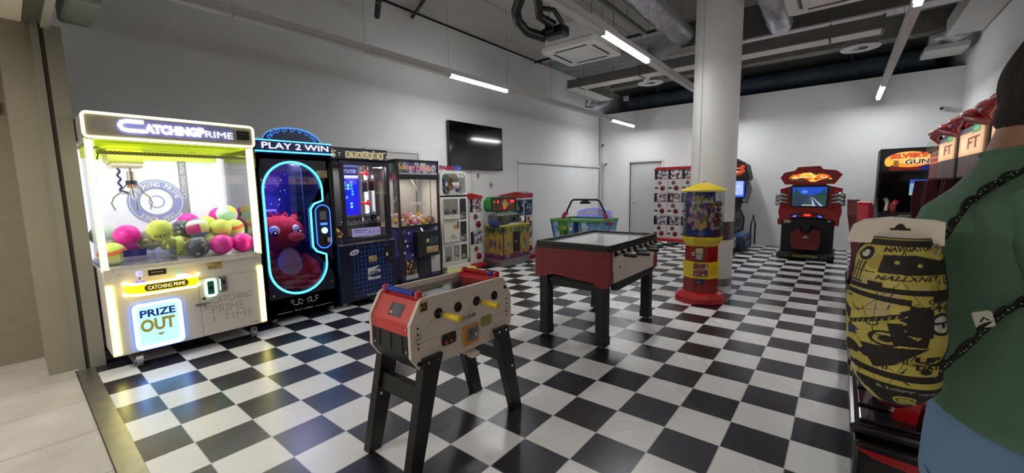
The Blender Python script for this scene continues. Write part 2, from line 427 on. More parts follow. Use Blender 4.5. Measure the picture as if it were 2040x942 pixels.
# shopfront header and hall soffit above the camera
SOFF = mat('beige_soffit', '#efe6d6', 0.8, noise=.03)
struct(MB(SOFF).box(-7.5, 7.5, -8, YF-.12, 3.05, 3.2), 'ceiling_hall')
hd = MB(mat('header_metal', '#7c7a70', 0.45, 0.4)); hd.box(-4.6, 4.6, YF-.12, YF-.02, 3.05, ZC+.12)
hd.use(mat('header_light', '#b9b8ae', 0.4)).box(-3.9, 4.6, YF-.02, YF+.03, 3.02, 3.12)
o = struct(hd, 'trim_2'); o.name = 'trim_header'
PILL = mat('pillar_beige', '#8f8878', 0.7, noise=.05, nscale=2)
pw = MB(PILL); pw.box(-4.62, -3.93, YF-.26, YF-.08, 0, 3.05); pw.box(-7.5, -4.62, YF-.1, YF, 0, 3.05)
struct(pw, 'wall_front')
struct(MB(mat('side_wall_beige', '#847b68', 0.8, noise=.05)).box(-4.9, -4.62, -8, YF-.1, 0, 3.05), 'wall_hall')
struct(MB(PILL).box(-7.5, 7.5, -8.2, -8, 0, 3.2), 'wall_hall_back')
struct(MB(PILL).box(4.6, 4.75, -8, YF-.1, 0, 3.2), 'wall_hall_right')
jb = MB(mat('jamb_metal', '#8e8b80', 0.45, 0.2)); jb.box(-3.93, -3.86, YF-.08, YF-.035, 0, 3.05); jb.box(-3.95, -3.86, YF-.005, YF+.10, 0, 3.05)
jb.use(mat('jamb_dark', '#3a352b', 0.6)).box(-3.96, -3.875, YF-.035, YF-.005, 0, 3.05)
o = struct(jb, 'trim_3'); o.name = 'trim_jamb'
gw = MB(GLASS); gw.box(-4.85, -3.95, YF+.085, YF+.095, 0.05, 3.0); gw.use(mat('jamb_metal')).box(-4.9, -3.95, YF+.07, YF+.11, 0, .06)
o = struct(gw, 'window_1')
gb = MB(mat('air_curtain', '#8d9a8e', 0.5)); gb.box(-4.05, -3.35, -1.5, -1.28, 3.14, 3.36, .03)
tag(gb.obj('air_curtain'), 'pale box housing under the ceiling at the top left above the shopfront jamb', 'air curtain')
sw = MB(WHITE).box(-4.62, -4.585, -1.98, -1.9, 2.36, 2.48, .01)
tag(sw.obj('wall_switch'), 'small white fitting on the beige hall wall at the left edge', 'switch')

# door in the back wall with its frame, the left-wall panel and trunking
d = MB(WHITE); fr = .06
d.box(dx0-fr, dx0, YB-.02, YB+.1, 0, dz+fr).box(dx1, dx1+fr, YB-.02, YB+.1, 0, dz+fr).box(dx0, dx1, YB-.02, YB+.1, dz, dz+fr)
dr = struct(d, 'door_1')
d = MB(mat('door_white', '#c6c6c3', 0.5)); d.box(dx0, dx1, YB+.06, YB+.1, 0, dz); o = d.obj('door_leaf', dr)
d = MB(STEEL); d.tube([(dx0+.1, YB+.06, 1.1), (dx0+.1, YB+.0, 1.1), (dx0+.22, YB+.0, 1.1)], .011); d.obj('door_handle', dr)
d = MB(WHITE); d.box(XL, XL+.03, 1.98, 2.03, 0, 2.30).box(XL, XL+.03, 3.1, 3.16, 0, 2.30).box(XL, XL+.03, 1.98, 3.16, 2.30, 2.36)
d.use(mat('door_white')).box(XL, XL+.012, 2.03, 3.1, 0, 2.30); struct(d, 'door_2')
d = MB(mat('panel_line', '#a9a8a6', 0.8)); d.box(XL-.001, XL+.006, 6.22, 6.235, 0, 2.26); d.box(XL, XL+.006, YB-4.45, YB, 2.24, 2.252); o = struct(d, 'trim_4'); o.name = 'trim_panel'
t = MB(WHITE).box(XL, XL+.05, 6.22, YB-.06, 2.26, 2.33, .006)
o = struct(t, 'trim_5'); o.name = 'trim_trunking'
t = MB(mat('corner_pipe', '#bdbcb9', 0.6)).cyl((XL+.05, YB-.05, 0), (XL+.05, YB-.05, 3.98), .03, seg=12)
t.cyl((XL+.15, YB-.03, 0), (XL+.15, YB-.03, 2.3), .012, seg=8)
tag(t.obj('wall_pipe'), 'thin white vertical pipe in the far left corner of the room', 'pipe')
# column
c = MB(mat('column_paint', '#c9c8c4', 0.6, noise=.03, nscale=2)); CX, CY, CR = -.045, 4.84, .31
c.lathe([(CR, 0), (CR, ZC)], (CX, CY, 0), 48)
c.use(STEEL).lathe([(CR+.006, .80), (CR+.006, 1.07)], (CX, CY, 0), 48); c.lathe([(CR, 1.07), (CR+.006, 1.07)], (CX, CY, 0), 48); c.lathe([(CR, .80), (CR+.006, .80)], (CX, CY, 0), 48)
c.lathe([(CR+.006, .10), (CR+.006, .215)], (CX, CY, 0), 48); c.lathe([(CR, .215), (CR+.006, .215)], (CX, CY, 0), 48)
c.use(mat('column_seam', '#a5a4a0', .6)).box(CX-.13, CX-.124, CY-CR*.93, CY-CR*.9, 1.1, ZC)
struct(c, 'wall_column')

# ------------------------------------------------------------------ light tracks: lit strips and blank covers hung on wires
TRK = mat('track_white', '#c9c8c6', 0.45)
LIT = glow('light_strip', '#fbfcff', TUBE)
LITSIDE = glow('light_strip_side', '#fbfcff', 14)
def track(x, label, y1=YB-.62, z=3.4):
    t = thing('light_track', label, 'light track', (x, 0, z), 0, 'hanging light tracks')
    b = MB(TRK); b.box(-.045, .045, -1.45, y1, .03, .10)
    b.obj('rail', t)
    y = -1.45
    segs = [(-1.45, -.3, 0), (-.3, 1.2, 0), (1.2, 2.67, 0), (2.67, 4.12, 1), (4.12, 5.6, 0), (5.6, 7.1, 0), (7.1, 8.55, 0), (8.55, y1, 1)]
    for a, c_, lit in segs:
        if lit:
            s = MB(LIT); s.box(-.026, .026, a+.02, c_-.02, -.012, -.008); s.use(LITSIDE).box(-.03, .03, a+.02, c_-.02, -.008, .03, .003); s.use(TRK).box(-.034, .034, a, a+.02, -.016, .03).box(-.034, .034, c_-.02, c_, -.016, .03)
            s.obj('lit_strip', t)
        else:
            MB(TRK).box(-.044, .044, a+.006, c_-.006, -.004, .03, .006).obj('cover', t)
    for yy in (-.3, 1.2, 2.67, 4.12, 5.6, 7.1, 8.6):
        MB(mat('wire', '#77777a', .4, .8)).cyl((0, yy, .085), (0, yy, ZC-z), .002, seg=5).obj('hanging_wire', t)
track(-3.475, 'light track nearest the wall of claw machines, with lit white strips')
track(-.82, 'light track running beside the ceiling cassette towards the column')
track(1.985, 'light track on the right, running towards the back wall over the motorcycle game')

# ------------------------------------------------------------------ ceiling services
def cassette(x, y, label):
    t = thing('ceiling_cassette', label, 'air conditioner', (x, y, 3.9), 0, 'air conditioning cassettes')
    b = MB(WHITE); b.box(-.47, .47, -.47, .47, .06, .44, .05); b.obj('housing', t)
    b = MB(mat('cassette_white', '#d6d4d0', .4)); P = rrect(-.52, .52, -.52, .52, .09); b.prism(P, 0, .07, 'z'); b.box(-.27, .27, -.27, .27, -.012, .004, .008); b.obj('grille', t)
    b = MB(MATB)
    for k in range(4):
        b.M = Matrix.Rotation(k*PI/2, 4, 'Z'); b.box(-.3, .3, .35, .375, -.004, .003); b.box(-.3, .3, .385, .392, -.004, .003)
    b.obj('air_slot', t)
    for sx in (-.4, .4):
        for sy in (-.4, .4): MB(mat('wire')).cyl((sx, sy, .3), (sx, sy, ZC-3.9), .005, seg=6).obj('hanging_rod', t)
cassette(-2.16, 4.57, 'white ceiling air conditioning cassette left of the column')
cassette(1.3, 4.6, 'white ceiling air conditioning cassette right of the column, cut by the top edge')
def diffuser(x, y, z, label, plen=True):
    t = thing('air_diffuser', label, 'air diffuser', (x, y, z), 0, 'round ceiling diffusers')
    b = MB(WHITE); b.lathe([(.12, .012), (.2, .0), (.29, .008), (.3, .02), (.29, .03), (.2, .03)], (0, 0, 0), 32); b.obj('rim', t)
    b = MB(mat('vane_white', '#bdbcb8', .5))
    for k in range(16):
        b.M = Matrix.Rotation(k*PI/8, 4, 'Z') @ Matrix.Translation((.12, 0, .02)) @ Matrix.Rotation(.6, 4, 'X'); b.box(-.075, .075, -.016, .016, -.001, .001)
    b.obj('vane', t)
    b = MB(mat('vent_body', '#8f8f8e', .5)); b.M = None
    if plen: b.box(-.26, .26, -.26, .26, .05, .34, .01)
    b.cyl((0, 0, .34 if plen else .03), (0, 0, ZC-z), .1)
    if not plen: b.lathe([(.21, .03), (.21, .3)], (0, 0, 0), 24)
    b.obj('plenum', t)
    b = MB(MATB).lathe([(.0, .05), (.2, .05)], (0, 0, 0), 24); b.obj('backing', t)
diffuser(-2.3, 2.05, 4.15, 'round white swirl diffuser at the top edge beside the black bracket', False)
diffuser(-2.3, 8.2, 4.1, 'round white diffuser behind the long duct, left of the column')
diffuser(1.6, 8.3, 4.08, 'round white diffuser behind the long duct, right of the column')
FOIL = mat('foil_duct', '#cfcfd8', .32, .55, noise=.25, nscale=14, bump=.9, bscale=26)
GALV = mat('galvanised', '#6a6864', .6, .1, noise=.1, nscale=3)
GALVL = mat('duct_underside', '#ebe9e4', .5)
# long cable tray box across the room
t = thing('ceiling_duct', 'long grey rectangular duct with a pale underside, crossing in front of the column', 'duct', (0, 6.5, 3.88))
b = MB(GALV); b.box(-3.3, 1.85, 0, .30, .012, .2); b.use(GALVL).box(-3.3, 1.85, .0, .30, 0, .012); b.obj('duct_body', t)
b = MB(GALV); b.box(-3.62, -3.3, 0, 1.75, .012, .2); b.use(GALVL).box(-3.62, -3.3, 0, 1.75, 0, .012); b.obj('side_branch', t)
for x in (-3.31, -1.9, -.4, 1.2, 1.83): MB(GALV).box(x-.015, x+.015, -.012, .312, -.012, .212).obj('flange', t)
for x in (-3.2, -1.9, -.4, 1.2): MB(mat('wire')).cyl((x, .02, .2), (x, .02, ZC-3.88), .004, seg=5).obj('hanging_rod', t)
# concrete down-stand beam with silver tape below
b = MB(mat('beam_concrete', '#6f6d69', .9, noise=.1)); b.box(-1.25, XR, 7.1, 7.35, 4.32, ZC); b.use(mat('beam_tape', '#cfc9cc', .4, .3)).box(-1.25, XR, 7.07, 7.38, 4.3, 4.325)
o = struct(b, 'trim_6'); o.name = 'trim_beam'
def flex(P, label, r=.19):
    pts = []; n = 40
    for i in range(n+1):
        k = i/n*(len(P)-1); a = min(int(k), len(P)-2); u = k-a; pts.append(Vector(P[a]).lerp(Vector(P[a+1]), u))
    R = [r*(1+.05*math.sin(i*2.1)+.03*math.sin(i*5.3)) for i in range(n+1)]
    tag(MB(FOIL).tube(pts, R, 18).obj('flexible_duct'), label, 'duct', 'silver flexible ducts')
flex([(-1.12, 1.5, 4.6), (-1.1, 4.5, 4.55), (-1.08, 6.6, 4.5)], 'silver foil flexible duct running to the beam just left of the column')
flex([(.5, 2.5, 4.5), (.5, 5.2, 4.45), (.48, 6.95, 4.42)], 'silver foil flexible duct running to the beam just right of the column', .185)
flex([(-1.9, 6.84, 4.02), (-2.05, 7.3, 4.0), (-2.2, 7.88, 4.25)], 'short foil flexible hose behind the long duct feeding a diffuser', .07)
b = MB(mat('plenum_white', '#c8c6c2', .5)); b.box(-1.4, -.7, 6.66, 7.06, 4.2, 4.295, .01)
tag(b.obj('plenum_box'), 'white plenum box at the end of the left foil duct', 'plenum box')
# service pipes and rails high up
def pipe(a, c_, r, m_, label, nm='ceiling_pipe', cat='pipe'):
    b = MB(m_).cyl(a, c_, r, seg=14)
    d_ = Vector(c_)-Vector(a); L_ = d_.length; d_.normalize(); k = .5
    while k < L_: q = Vector(a)+d_*k; b.use(mat('pipe_clip', '#8c8c8c', .4, .6)).cyl(q-d_*.012, q+d_*.012, r*1.18, seg=14); b.cyl(q, (q.x, q.y, ZC), .005, seg=5); k += 1.4
    tag(b.obj(nm), label, cat)
pipe((-4.55, 2.13, 4.42), (-2.4, .9, 4.62), .045, MATB, 'thick black capped pipe sticking out of the left wall at the top edge')
pipe((-4.88, 3.1, 4.78), (-2.2, 2.0, 4.84), .03, mat('dark_pipe', '#2c2b2a', .6), 'thinner dark pipe just right of the thick black one, below the ceiling')
pipe((-4.75, 6.8, 4.78), (-1.3, 6.8, 4.8), .03, mat('dark_pipe'), 'dark pipe crossing behind the ceiling cassette')
pipe((-.2, 6.2, 4.7), (1.1, 5.6, 4.72), .03, MATB, 'black pipe passing right of the column above the foil duct')
for i, x in enumerate((-1.75, -1.45)):
    b = MB(mat('rail_grey', '#8a8884', .5, .4)); b.box(x-.03, x+.03, .5, 6.4, 4.62, 4.68); b.use(mat('rail_light', '#d6d5d2', .4)).box(x-.034, x-.026, .5, 6.4, 4.61, 4.625)
    for y in (1, 3.2, 5.5): b.use(mat('wire')).cyl((x, y, 4.68), (x, y, ZC), .005, seg=5)
    tag(b.obj('support_rail'), ('left' if i == 0 else 'right')+' of the two thin grey support rails between cassette and foil duct', 'rail')
# projector-like black bracket
t = thing('ceiling_bracket', 'chunky black looped bracket hanging beside the ceiling cassette', 'bracket', (-2.1, 3.1, 4.0))
b = MB(BLACK); b.tube([(.35, -.55, .45), (-.1, -.2, .28), (-.28, -.08, .2), (-.33, .03, .08), (-.3, .2, -.02), (-.12, .45, -.08)], .075, 10)
b.obj('outer_arm', t)
b = MB(BLACK); b.tube([(.3, -.45, .4), (.08, -.02, .2), (.0, .12, .1), (.02, .25, .08), (.1, .36, .02)], .06, 10); b.tube([(.05, .05, .18), (.2, .2, .16), (.22, .4, .02)], .035, 8); b.obj('inner_arm', t)
b = MB(BLACK); b.box(-.14, .24, .36, .58, -.12, .03, .03); b.box(-.04, .1, .3, .4, -.08, .06, .02); b.obj('clamp_head', t)
b = MB(BLACK); b.box(.1, .6, -.75, -.35, .4, .5, .02); b.cyl((.4, -.55, .5), (.4, -.55, .9), .03); b.obj('mount_plate', t)
# white rectangular duct along the right wall, elbow and outlet box
t = thing('wall_duct', 'white rectangular duct along the right wall ending in an elbow and outlet box', 'duct', (3.1, 8.4, 4.3))
b = MB(mat('duct_white', '#c3c2be', .5, noise=.04)); b.box(-.27, .2, -7.5, 1.0, 0, .3, .01); b.obj('duct_run', t)
b = MB(FOIL); b.tube([(-.05, 1.0, .12), (-.12, 1.35, .1), (-.3, 1.5, .1), (-.3, 1.5, -.1)], .17, 16); b.obj('elbow', t)
b = MB(mat('duct_white')); b.box(-.5, .1, 1.25, 2.0, -.16, -.06, .01); b.obj('outlet_box', t)
# services seen above the partition
b = MB(mat('blue_duct', '#6c7f92', .5, .3, noise=.2, nscale=3)); b.tube([(XL+.4, 12.1, 4.45), (3.0, 12.1, 4.5)], .25, 20)
for x in (-3.5, -1, 1.5): b.box(x-.02, x+.02, 12.08, 12.12, 4.6, ZC)
tag(b.obj('service_duct'), 'dark blue round duct seen above the back partition', 'duct')
b = MB(mat('dark_beam', '#7a766e', .8, noise=.2)); b.box(XL, XR, 9.6, 9.95, 4.5, ZC)
o = struct(b, 'trim_7'); o.name = 'trim_beam_service'
b = MB(mat('junction_white', '#bdbdb8', .4)); b.box(-3.75, -3.6, 9.9, 10.0, 4.16, 4.3, .02); b.use(MATB).tube([(-3.68, 9.95, 4.16), (-3.64, 9.95, 4.03), (-3.45, 9.98, 3.99), (-3.25, 10, 4.1), (-3.15, 10, 4.4), (-3.2, 10, 4.8)], .012, 6)
tag(b.obj('junction_box'), 'small white junction box with a looping black cable above the partition', 'junction box')
b = MB(MATB); b.tube([(-1.4, 10.4, 4.85), (-1.42, 10.4, 4.4), (-1.36, 10.45, 4.0)], .012, 6); b.tube([(-1.15, 10.4, 4.85), (-1.12, 10.4, 4.4), (-1.12, 10.45, 4.0)], .012, 6)
tag(b.obj('hanging_cable'), 'pair of black cables dropping behind the partition left of the column', 'cable')
b = MB(FOIL); b.tube([(-4.2, 8.9, 4.0), (-4.3, 9.2, 3.96), (-4.1, 9.5, 4.1), (-4.1, 9.6, ZC)], .1, 12); b.use(MATB).tube([(-4.35, 8.8, 4.1), (-4.45, 8.9, 3.95), (-4.2, 9, 3.9)], .02, 6)
tag(b.obj('foil_elbow'), 'crumpled foil elbow with black cable in the far left ceiling corner', 'duct')
# cameras, stickers and television
def cctv(loc, rz, label):
    t = thing('security_camera', label, 'security camera', loc, rz, 'wall cameras')
    MB(WHITE).cyl((0, 0, 0), (0, -.03, 0), .05).tube([(0, -.03, 0), (0, -.1, -.01), (0, -.12, .03)], .012, 8).obj('bracket', t)
    MB(WHITE).cyl((0, -.06, .05), (0, -.26, .0), .038, seg=18).obj('camera_body', t)
    MB(BLACK).cyl((0, -.258, .0), (0, -.266, -.001), .03, seg=18).obj('lens', t)
cctv((-4.76, YB, 2.98), math.radians(20), 'white bullet camera high in the far left corner')
cctv((3.05, YB, 3.12), math.radians(-10), 'white bullet camera high in the far right corner')
cctv((-4.74, YB, 2.36), math.radians(40), 'tiny white camera just above the wall trunking in the corner')
for y, z, l in ((4.77, 1.91, 'round sticker with a red oval on the wall below the television, left one'), (5.2, 1.70, 'round sticker with a red oval on the wall above the green hammer game')):
    cv = Canvas(30, 36, '#d8d6d2').ell(.5, .5, .3, .36, '#6e1018').ell(.5, .5, .12, .2, '#b8a0a0').ell(.6, .6, .1, .1, '#30100c')
    b = MB(WHITE).prism([(y+.1*math.cos(a*PI/12), z+.12*math.sin(a*PI/12)) for a in range(24)], XL, XL+.004, 'x')
    b.canvas(cv, lambda u, v: (XL+.006, y-.06+u*.12, z-.075+v*.15), PRINT)
    tag(b.obj('wall_sticker'), l, 'sticker')
t = thing('television', 'large black flat television mounted high on the left wall', 'television', (XL, 4.69, 2.53), PI/2)
MB(BLACK).box(-.85, .85, -.09, -.045, -.49, .49, .008).obj('casing', t)
MB(mat('tv_screen', '#050608', .08, spec=.6)).box(-.835, .835, -.094, -.088, -.47, .478).obj('screen', t)
MB(MATB).box(-.3, .3, -.046, 0, -.2, .2).obj('wall_mount', t)
t = MB(WHITE).box(XL, XL+.03, 4.2, 4.26, 1.3, 2.02, .004).box(XL, XL+.025, 4.55, 4.60, .4, 2.02, .004)
o = struct(t, 'trim_8'); o.name = 'trim_cable_cover'

# ------------------------------------------------------------------ the big yellow-lit claw machine
def lamp(parent, loc, sx, sy, power, col, rot=(0, 0, 0)):
    o = area('lamp', loc, rot, sx, sy, power, col); o.parent = parent; return o
NY = glow('neon_yellow', '#fff26a', 5.0); NYW = glow('neon_pale_yellow', '#fff8a8', 5.0); NW = glow('neon_white', '#f4f6ff', 3.0)
NB = glow('neon_cyan', '#48c8ff', 3.2); NBD = glow('neon_blue', '#2048ff', 6.0)
CLM = mat('claw_cabinet', '#d2cbc2', 0.35)
def castor(t, x, y, r=.035, m_=None, name='castor'):
    b = MB(m_ or STEEL); b.box(x-.028, x+.028, y-.03, y+.03, r*1.5, r*2.4, .004); b.box(x-.03, x-.024, y-.02, y+.02, r*.7, r*2); b.box(x+.024, x+.03, y-.02, y+.02, r*.7, r*2)
    b.use(GREY).cyl((x-.02, y, r), (x+.02, y, r), r, seg=18); b.obj(name, t)
def sticker(b, x, z, y, w_=.1, h_=.055): b.panel(STICK, x-w_/2, x+w_/2, z-h_/2, z+h_/2, y, PRINT)
CLX, CLY = -3.5, -.85
t = thing('claw_machine', 'large white claw machine full of balls, framed in glowing yellow neon', 'claw machine', (CLX, CLY, 0), PI/2)
W = .63; D = 1.1
b = MB(CLM); b.box(-W, W, 0, D, .145, .93, .01)
b.box(-.56, .56, -.018, .0, .9, .925, .004); b.box(-W+.05, W-.05, -.006, .01, .925, .955)
sticker(b, .19, .865, -.004, .13, .075)
b.use(mat('deck_grey', '#b8b8c4', .3)).box(-W+.02, W-.02, .02, D-.02, .93, .945)
b.use(BLACK); b.box(-.33, -.2, -.006, 0, .845, .905); b.use(GREY).box(-.31, -.22, -.008, -.006, .87, .88)
b.obj('cabinet', t)
b = MB(mat('door_line', '#8f8880', .5)); b.box(.035, .57, -.003, .001, .15, .75); b.use(CLM).box(.039, .566, -.006, .001, .154, .746)
b.use(mat('faint_decal', '#aea7a0', .4)).text('CATCHING', .13, .5, .47, .54, -.006, .0006).text('PRIME', .13, .42, .36, .45, -.006, .0006).text('1 TIME', .13, .5, .27, .34, -.006, .0006)
b.use(MATB).text('Prime', .47, .545, .18, .192, -.006, .0006); dr = b.obj('service_door', t)
b = MB(mat('coin_ring', '#cfe8de', .3)); b.use(glow('coin_glow', '#b8ffe6', 2.4)).ring(rrect(.085, .185, .55, .735, .03), rrect(.105, .165, .572, .712, .012), -.02, -.005)
b.use(mat('coin_green', '#1d5a45', .3)).box(.105, .165, -.012, -.006, .572, .712); b.use(BLACK).box(.117, .153, -.014, -.011, .63, .65); b.obj('coin_slot', dr, 'coin slot ringed in pale green light')
b = MB(STEEL); b.box(.205, .275, -.02, -.006, .58, .74, .004); b.use(NW).box(.212, .218, -.023, -.02, .6, .72); b.use(MATB).box(.235, .262, -.022, -.02, .66, .7); b.use(CHROME).cyl((.245, -.02, .615), (.245, -.034, .615), .012); b.obj('coin_return', dr)
b = MB(CHROME); b.box(-.01, .11, -.03, -.006, .478, .5, .004); b.cyl((.06, -.03, .49), (.06, -.05, .49), .012); b.box(.055, .07, -.05, -.03, .44, .49, .003); b.use(BLACK).cyl((.07, -.006, .54), (.07, -.012, .54), .012); b.obj('lock', dr, 'steel hasp and lock')
# prize door
b = MB(glow('prize_glow', '#9ccfff', 5.5)); P = rrect(-.475, -.115, .16, .595, .045); Q = rrect(-.45, -.14, .185, .57, .03)
b.ring(P, Q, -.02, 0); b.use(glow('prize_flap', '#a8dcf8', 1.0)).prism(Q, -.006, 0); b.use(NBD).ring(rrect(-.482, -.108, .153, .602, .05), P, -.008, 0)
b.use(mat('prize_blue', '#1230a0', .4)).text('PRIZE', -.425, -.165, .46, .53, -.006, .003, .03)
b.use(mat('prize_gold', '#c4ba48', .4)).text('OUT', -.43, -.175, .32, .44, -.006, .003, .04).prism([(-.32, .29), (-.26, .29), (-.29, .265)], -.008, -.006)
b.obj('prize_door', t)
# control ledge with neon
b = MB(glow('ledge_yellow', '#ffd500', .8)); P = [(-.5, -.0), (-.44, -.11), (.0, -.11), (.04, -.0)]
b.prism(P, .70, .80, 'z'); b.use(NYW).tube([(-.51, -.0, .80), (-.45, -.115, .80), (.0, -.115, .80), (.05, -.0, .80)], .011, 8); b.tube([(-.51, -.0, .70), (-.45, -.115, .70), (.0, -.115, .70), (.05, -.0, .70)], .011, 8)
b.use(mat('ledge_plate', '#6e6420', .4)).prism(rrect(-.385, -.065, .72, .785, .03), -.118, -.11); b.use(glow('ledge_letters', '#ffe88a', 1.5)).text('CATCHING PRIME', -.36, -.09, .735, .77, -.118, .003, .03)
b.obj('control_ledge', t)
b = MB(CHROME).cyl((-.4, -.06, .8), (-.4, -.06, .87), .008); b.use(glow('joy_ring', '#4a3cff', 1.5)).cyl((-.4, -.06, .8), (-.4, -.06, .812), .035); b.use(glow('joy_ball', '#b8b8ff', .5)).ball((-.4, -.06, .885), .027); b.obj('joystick', t)
b = MB(glow('button_glow', '#aaffdc', 1.5)).cyl((-.1, -.055, .8), (-.1, -.055, .828), .042, .036); b.use(glow('button_pink', '#ff9a90', 1.2)).cyl((-.045, -.05, .8), (-.045, -.05, .825), .025); b.obj('push_button', t)
# lower neon panels
for sx in (-1, 1):
    x = sx*.6; b = MB(NY); b.box(x-.028, x+.028, -.014, .004, .16, .8, .008); b.use(NYW).box(x-.014, x+.014, -.017, -.013, .17, .79); b.obj('neon_panel', t)
# corner posts with light strips
for sx in (-1, 1):
    for y in (.0, D-.05):
        x = sx*(W-.025); b = MB(CLM); b.box(x-.022, x+.022, y, y+.045, .93, 2.08, .003)
        b.use(NYW if y < .1 else NW).box(x-.018, x+.018, y-.006, y+.001, .945, 2.07); b.box(x-.02*sx-.006, x-.02*sx+.002, y+.005, y+.04, .945, 2.07); b.obj('corner_post', t, 'corner post with a glowing strip')
        if y < .1: MB(NY).box(sx*W-.004, sx*W+.004, -.003, .012, .93, 2.08).obj('edge_neon', t)
# header
b = MB(mat('header_grey', '#9c978f', .35)); b.box(-W-.01, W+.01, -.05, D, 2.085, 2.30, .02)
b.use(NYW).tube(p3(rrect(-W-.005, W+.005, 2.09, 2.295, .035), -.052), .010, 8, closed=True)
b.use(BLACK).box(.48, .595, -.056, -.05, 2.155, 2.245); b.use(GREY).box(.5, .575, -.058, -.056, 2.21, 2.215)
b.obj('header', t)
b = MB(glow('header_letters', '#f2f0ff', 3.0)); b.tube([(-.25, -.066, 2.245), (-.36, -.066, 2.245), (-.395, -.066, 2.235), (-.41, -.066, 2.205), (-.395, -.066, 2.175), (-.36, -.066, 2.165), (-.25, -.066, 2.165)], .016, 8); b.text('ATCHING', -.25, .14, 2.15, 2.235, -.06, .012, .07); b.text('P', .145, .2, 2.15, 2.24, -.06, .012, .07); b.text('RIME', .205, .44, 2.155, 2.215, -.06, .012, .07)
b.use(glow('header_halo', '#8080b0', .15)).prism(rrect(-.43, .45, 2.125, 2.275, .06), -.054, -.05); b.obj('header_lettering', t)
# canopy inside and checker border on the glass
b = MB(glow('inner_canopy', '#d8ee5a', .55, '#d0dc60')); b.box(-W+.05, W-.05, .06, D-.05, 2.06, 2.08); b.box(-W+.05, W-.05, D-.06, D-.05, 1.98, 2.06)
b.obj('inner_canopy', t)
cv = Canvas(480, 12, '#d8de60')
for i in range(80):
    for j in range(3):
        if (i+j) % 2 == 0: cv.rect(i/80, j/3, (i+1)/80, (j+1)/3, '#14140a')
b = MB(); b.panel(cv, -W+.06, W-.06, 1.955, 1.985, .014, PRINT); b.use(glass_mat('yellow_film', '#e8f060', .05, .05, .95)).box(-W+.06, W-.06, .012, .013, 1.985, 2.08); b.obj('border_strip', t)
# glazing
b = MB(GLASS); b.box(-W+.05, W-.05, .01, .013, .95, 2.085); b.obj('front_glass', t)
for sx in (-1, 1): MB(GLASS).box(sx*(W-.012)-.0015, sx*(W-.012)+.0015, .045, D-.05, .945, 2.085).obj('side_glass', t)
# back panel with ring emblem (the drawn mascot inside the ring is left out)
PANELW = mat('back_panel', '#e6e9fa', .5, emit='#cfd6ff', es=.35)  # lit look of the reflective panel put in as its own emission
b = MB(PANELW); b.box(-W+.05, W-.05, D-.03, D-.01, .945, 2.06)
b.use(mat('back_strip', '#9a9cb0', .5)).box(.12+.08, .2+.08, D-.034, D-.03, .945, 2.06)
b.use(mat('strip_letters', '#f2f2fa', .5))
M0 = b.M; b.M = Matrix.Translation((.262, D-.036, 1.55)) @ Matrix.Rotation(-PI/2, 4, 'Y'); b.text('CATCHING PRIME', 0, .42, 0, .045, 0, .001); b.M = M0
ec, ez = -.02, 1.52; RG = mat('emblem_ring', '#8c94cc', .5, emit='#8c94cc', es=.25)  # ring's lit lavender likewise put in as a faint glow
def disc(r): return [(ec+r*math.cos(a*PI/32), ez+r*math.sin(a*PI/32)) for a in range(64)]
b.use(RG).ring(disc(.25), disc(.155), D-.036, D-.03); b.use(mat('strip_letters')).ring(disc(.235), disc(.228), D-.0375, D-.036)
b.arctext('CATCHING PRIME', ec, ez, .195, math.radians(165), math.radians(15), .048, D-.036, .003)
b.arctext('SINCE 2021', ec, ez, .2, math.radians(228), math.radians(312), .045, D-.036, .003)
b.use(mat('emblem_line', '#5a5e86', .5)).ring(disc(.15), disc(.145), D-.034, D-.03)
b.use(RG).ring(disc(.07), disc(.06), D-.034, D-.03)
b.obj('back_panel', t, 'bright back panel with a round ring emblem')
# gantry and claw
b = MB(mat('gantry_yellow', '#c8cc58', .4)); b.box(-.47, -.2, .35, .62, 1.9, 2.03, .02); b.use(CREAM).box(-.45, -.22, .34, .6, 1.86, 1.9, .012); b.use(STEEL).box(-W+.06, W-.06, .42, .45, 2.03, 2.05); b.obj('gantry', t)
b = MB(MATB); b.tube([(-.5, .5, 2.0), (-.52, .48, 1.94), (-.5, .46, 2.03), (-.35, .47, 2.02)], .006, 6); b.obj('gantry_cable', t)
cx_, cy_ = -.3, .48
b = MB(CHROME); b.cyl((cx_, cy_, 1.86), (cx_, cy_, 1.83), .012); b.cyl((cx_, cy_, 1.83), (cx_, cy_, 1.72), .032); b.use(mat('claw_collar', '#2a2c4a', .4)).cyl((cx_, cy_, 1.74), (cx_, cy_, 1.7), .044); b.use(mat('copper', '#c07a58', .3, .8)).cyl((cx_, cy_, 1.7), (cx_, cy_, 1.67), .034)
b.use(CHROME).cyl((cx_, cy_, 1.67), (cx_, cy_, 1.6), .015, .022)
for k in range(3):
    a = k*2*PI/3+.5; ux, uy = math.cos(a), math.sin(a)
    b.use(STEEL).tube([(cx_+ux*.03, cy_+uy*.03, 1.715), (cx_+ux*.085, cy_+uy*.085, 1.65), (cx_+ux*.1, cy_+uy*.1, 1.62), (cx_+ux*.15, cy_+uy*.15, 1.58), (cx_+ux*.175, cy_+uy*.175, 1.52), (cx_+ux*.15, cy_+uy*.15, 1.45)], .006, 8)
    b.tube([(cx_+ux*.1, cy_+uy*.1, 1.62), (cx_, cy_, 1.6)], .005, 6)
b.obj('claw', t, 'three-pronged metal claw')
b = MB(mat('coil_cable', '#50548c', .5)).tube([(cx_-.09, cy_, 1.87)]+[(cx_-.085+.01*math.sin(i), cy_+.01*math.cos(i), 1.85-.012*i) for i in range(18)]+[(cx_-.03, cy_, 1.62)], .01, 8); b.obj('coil_cable', t)
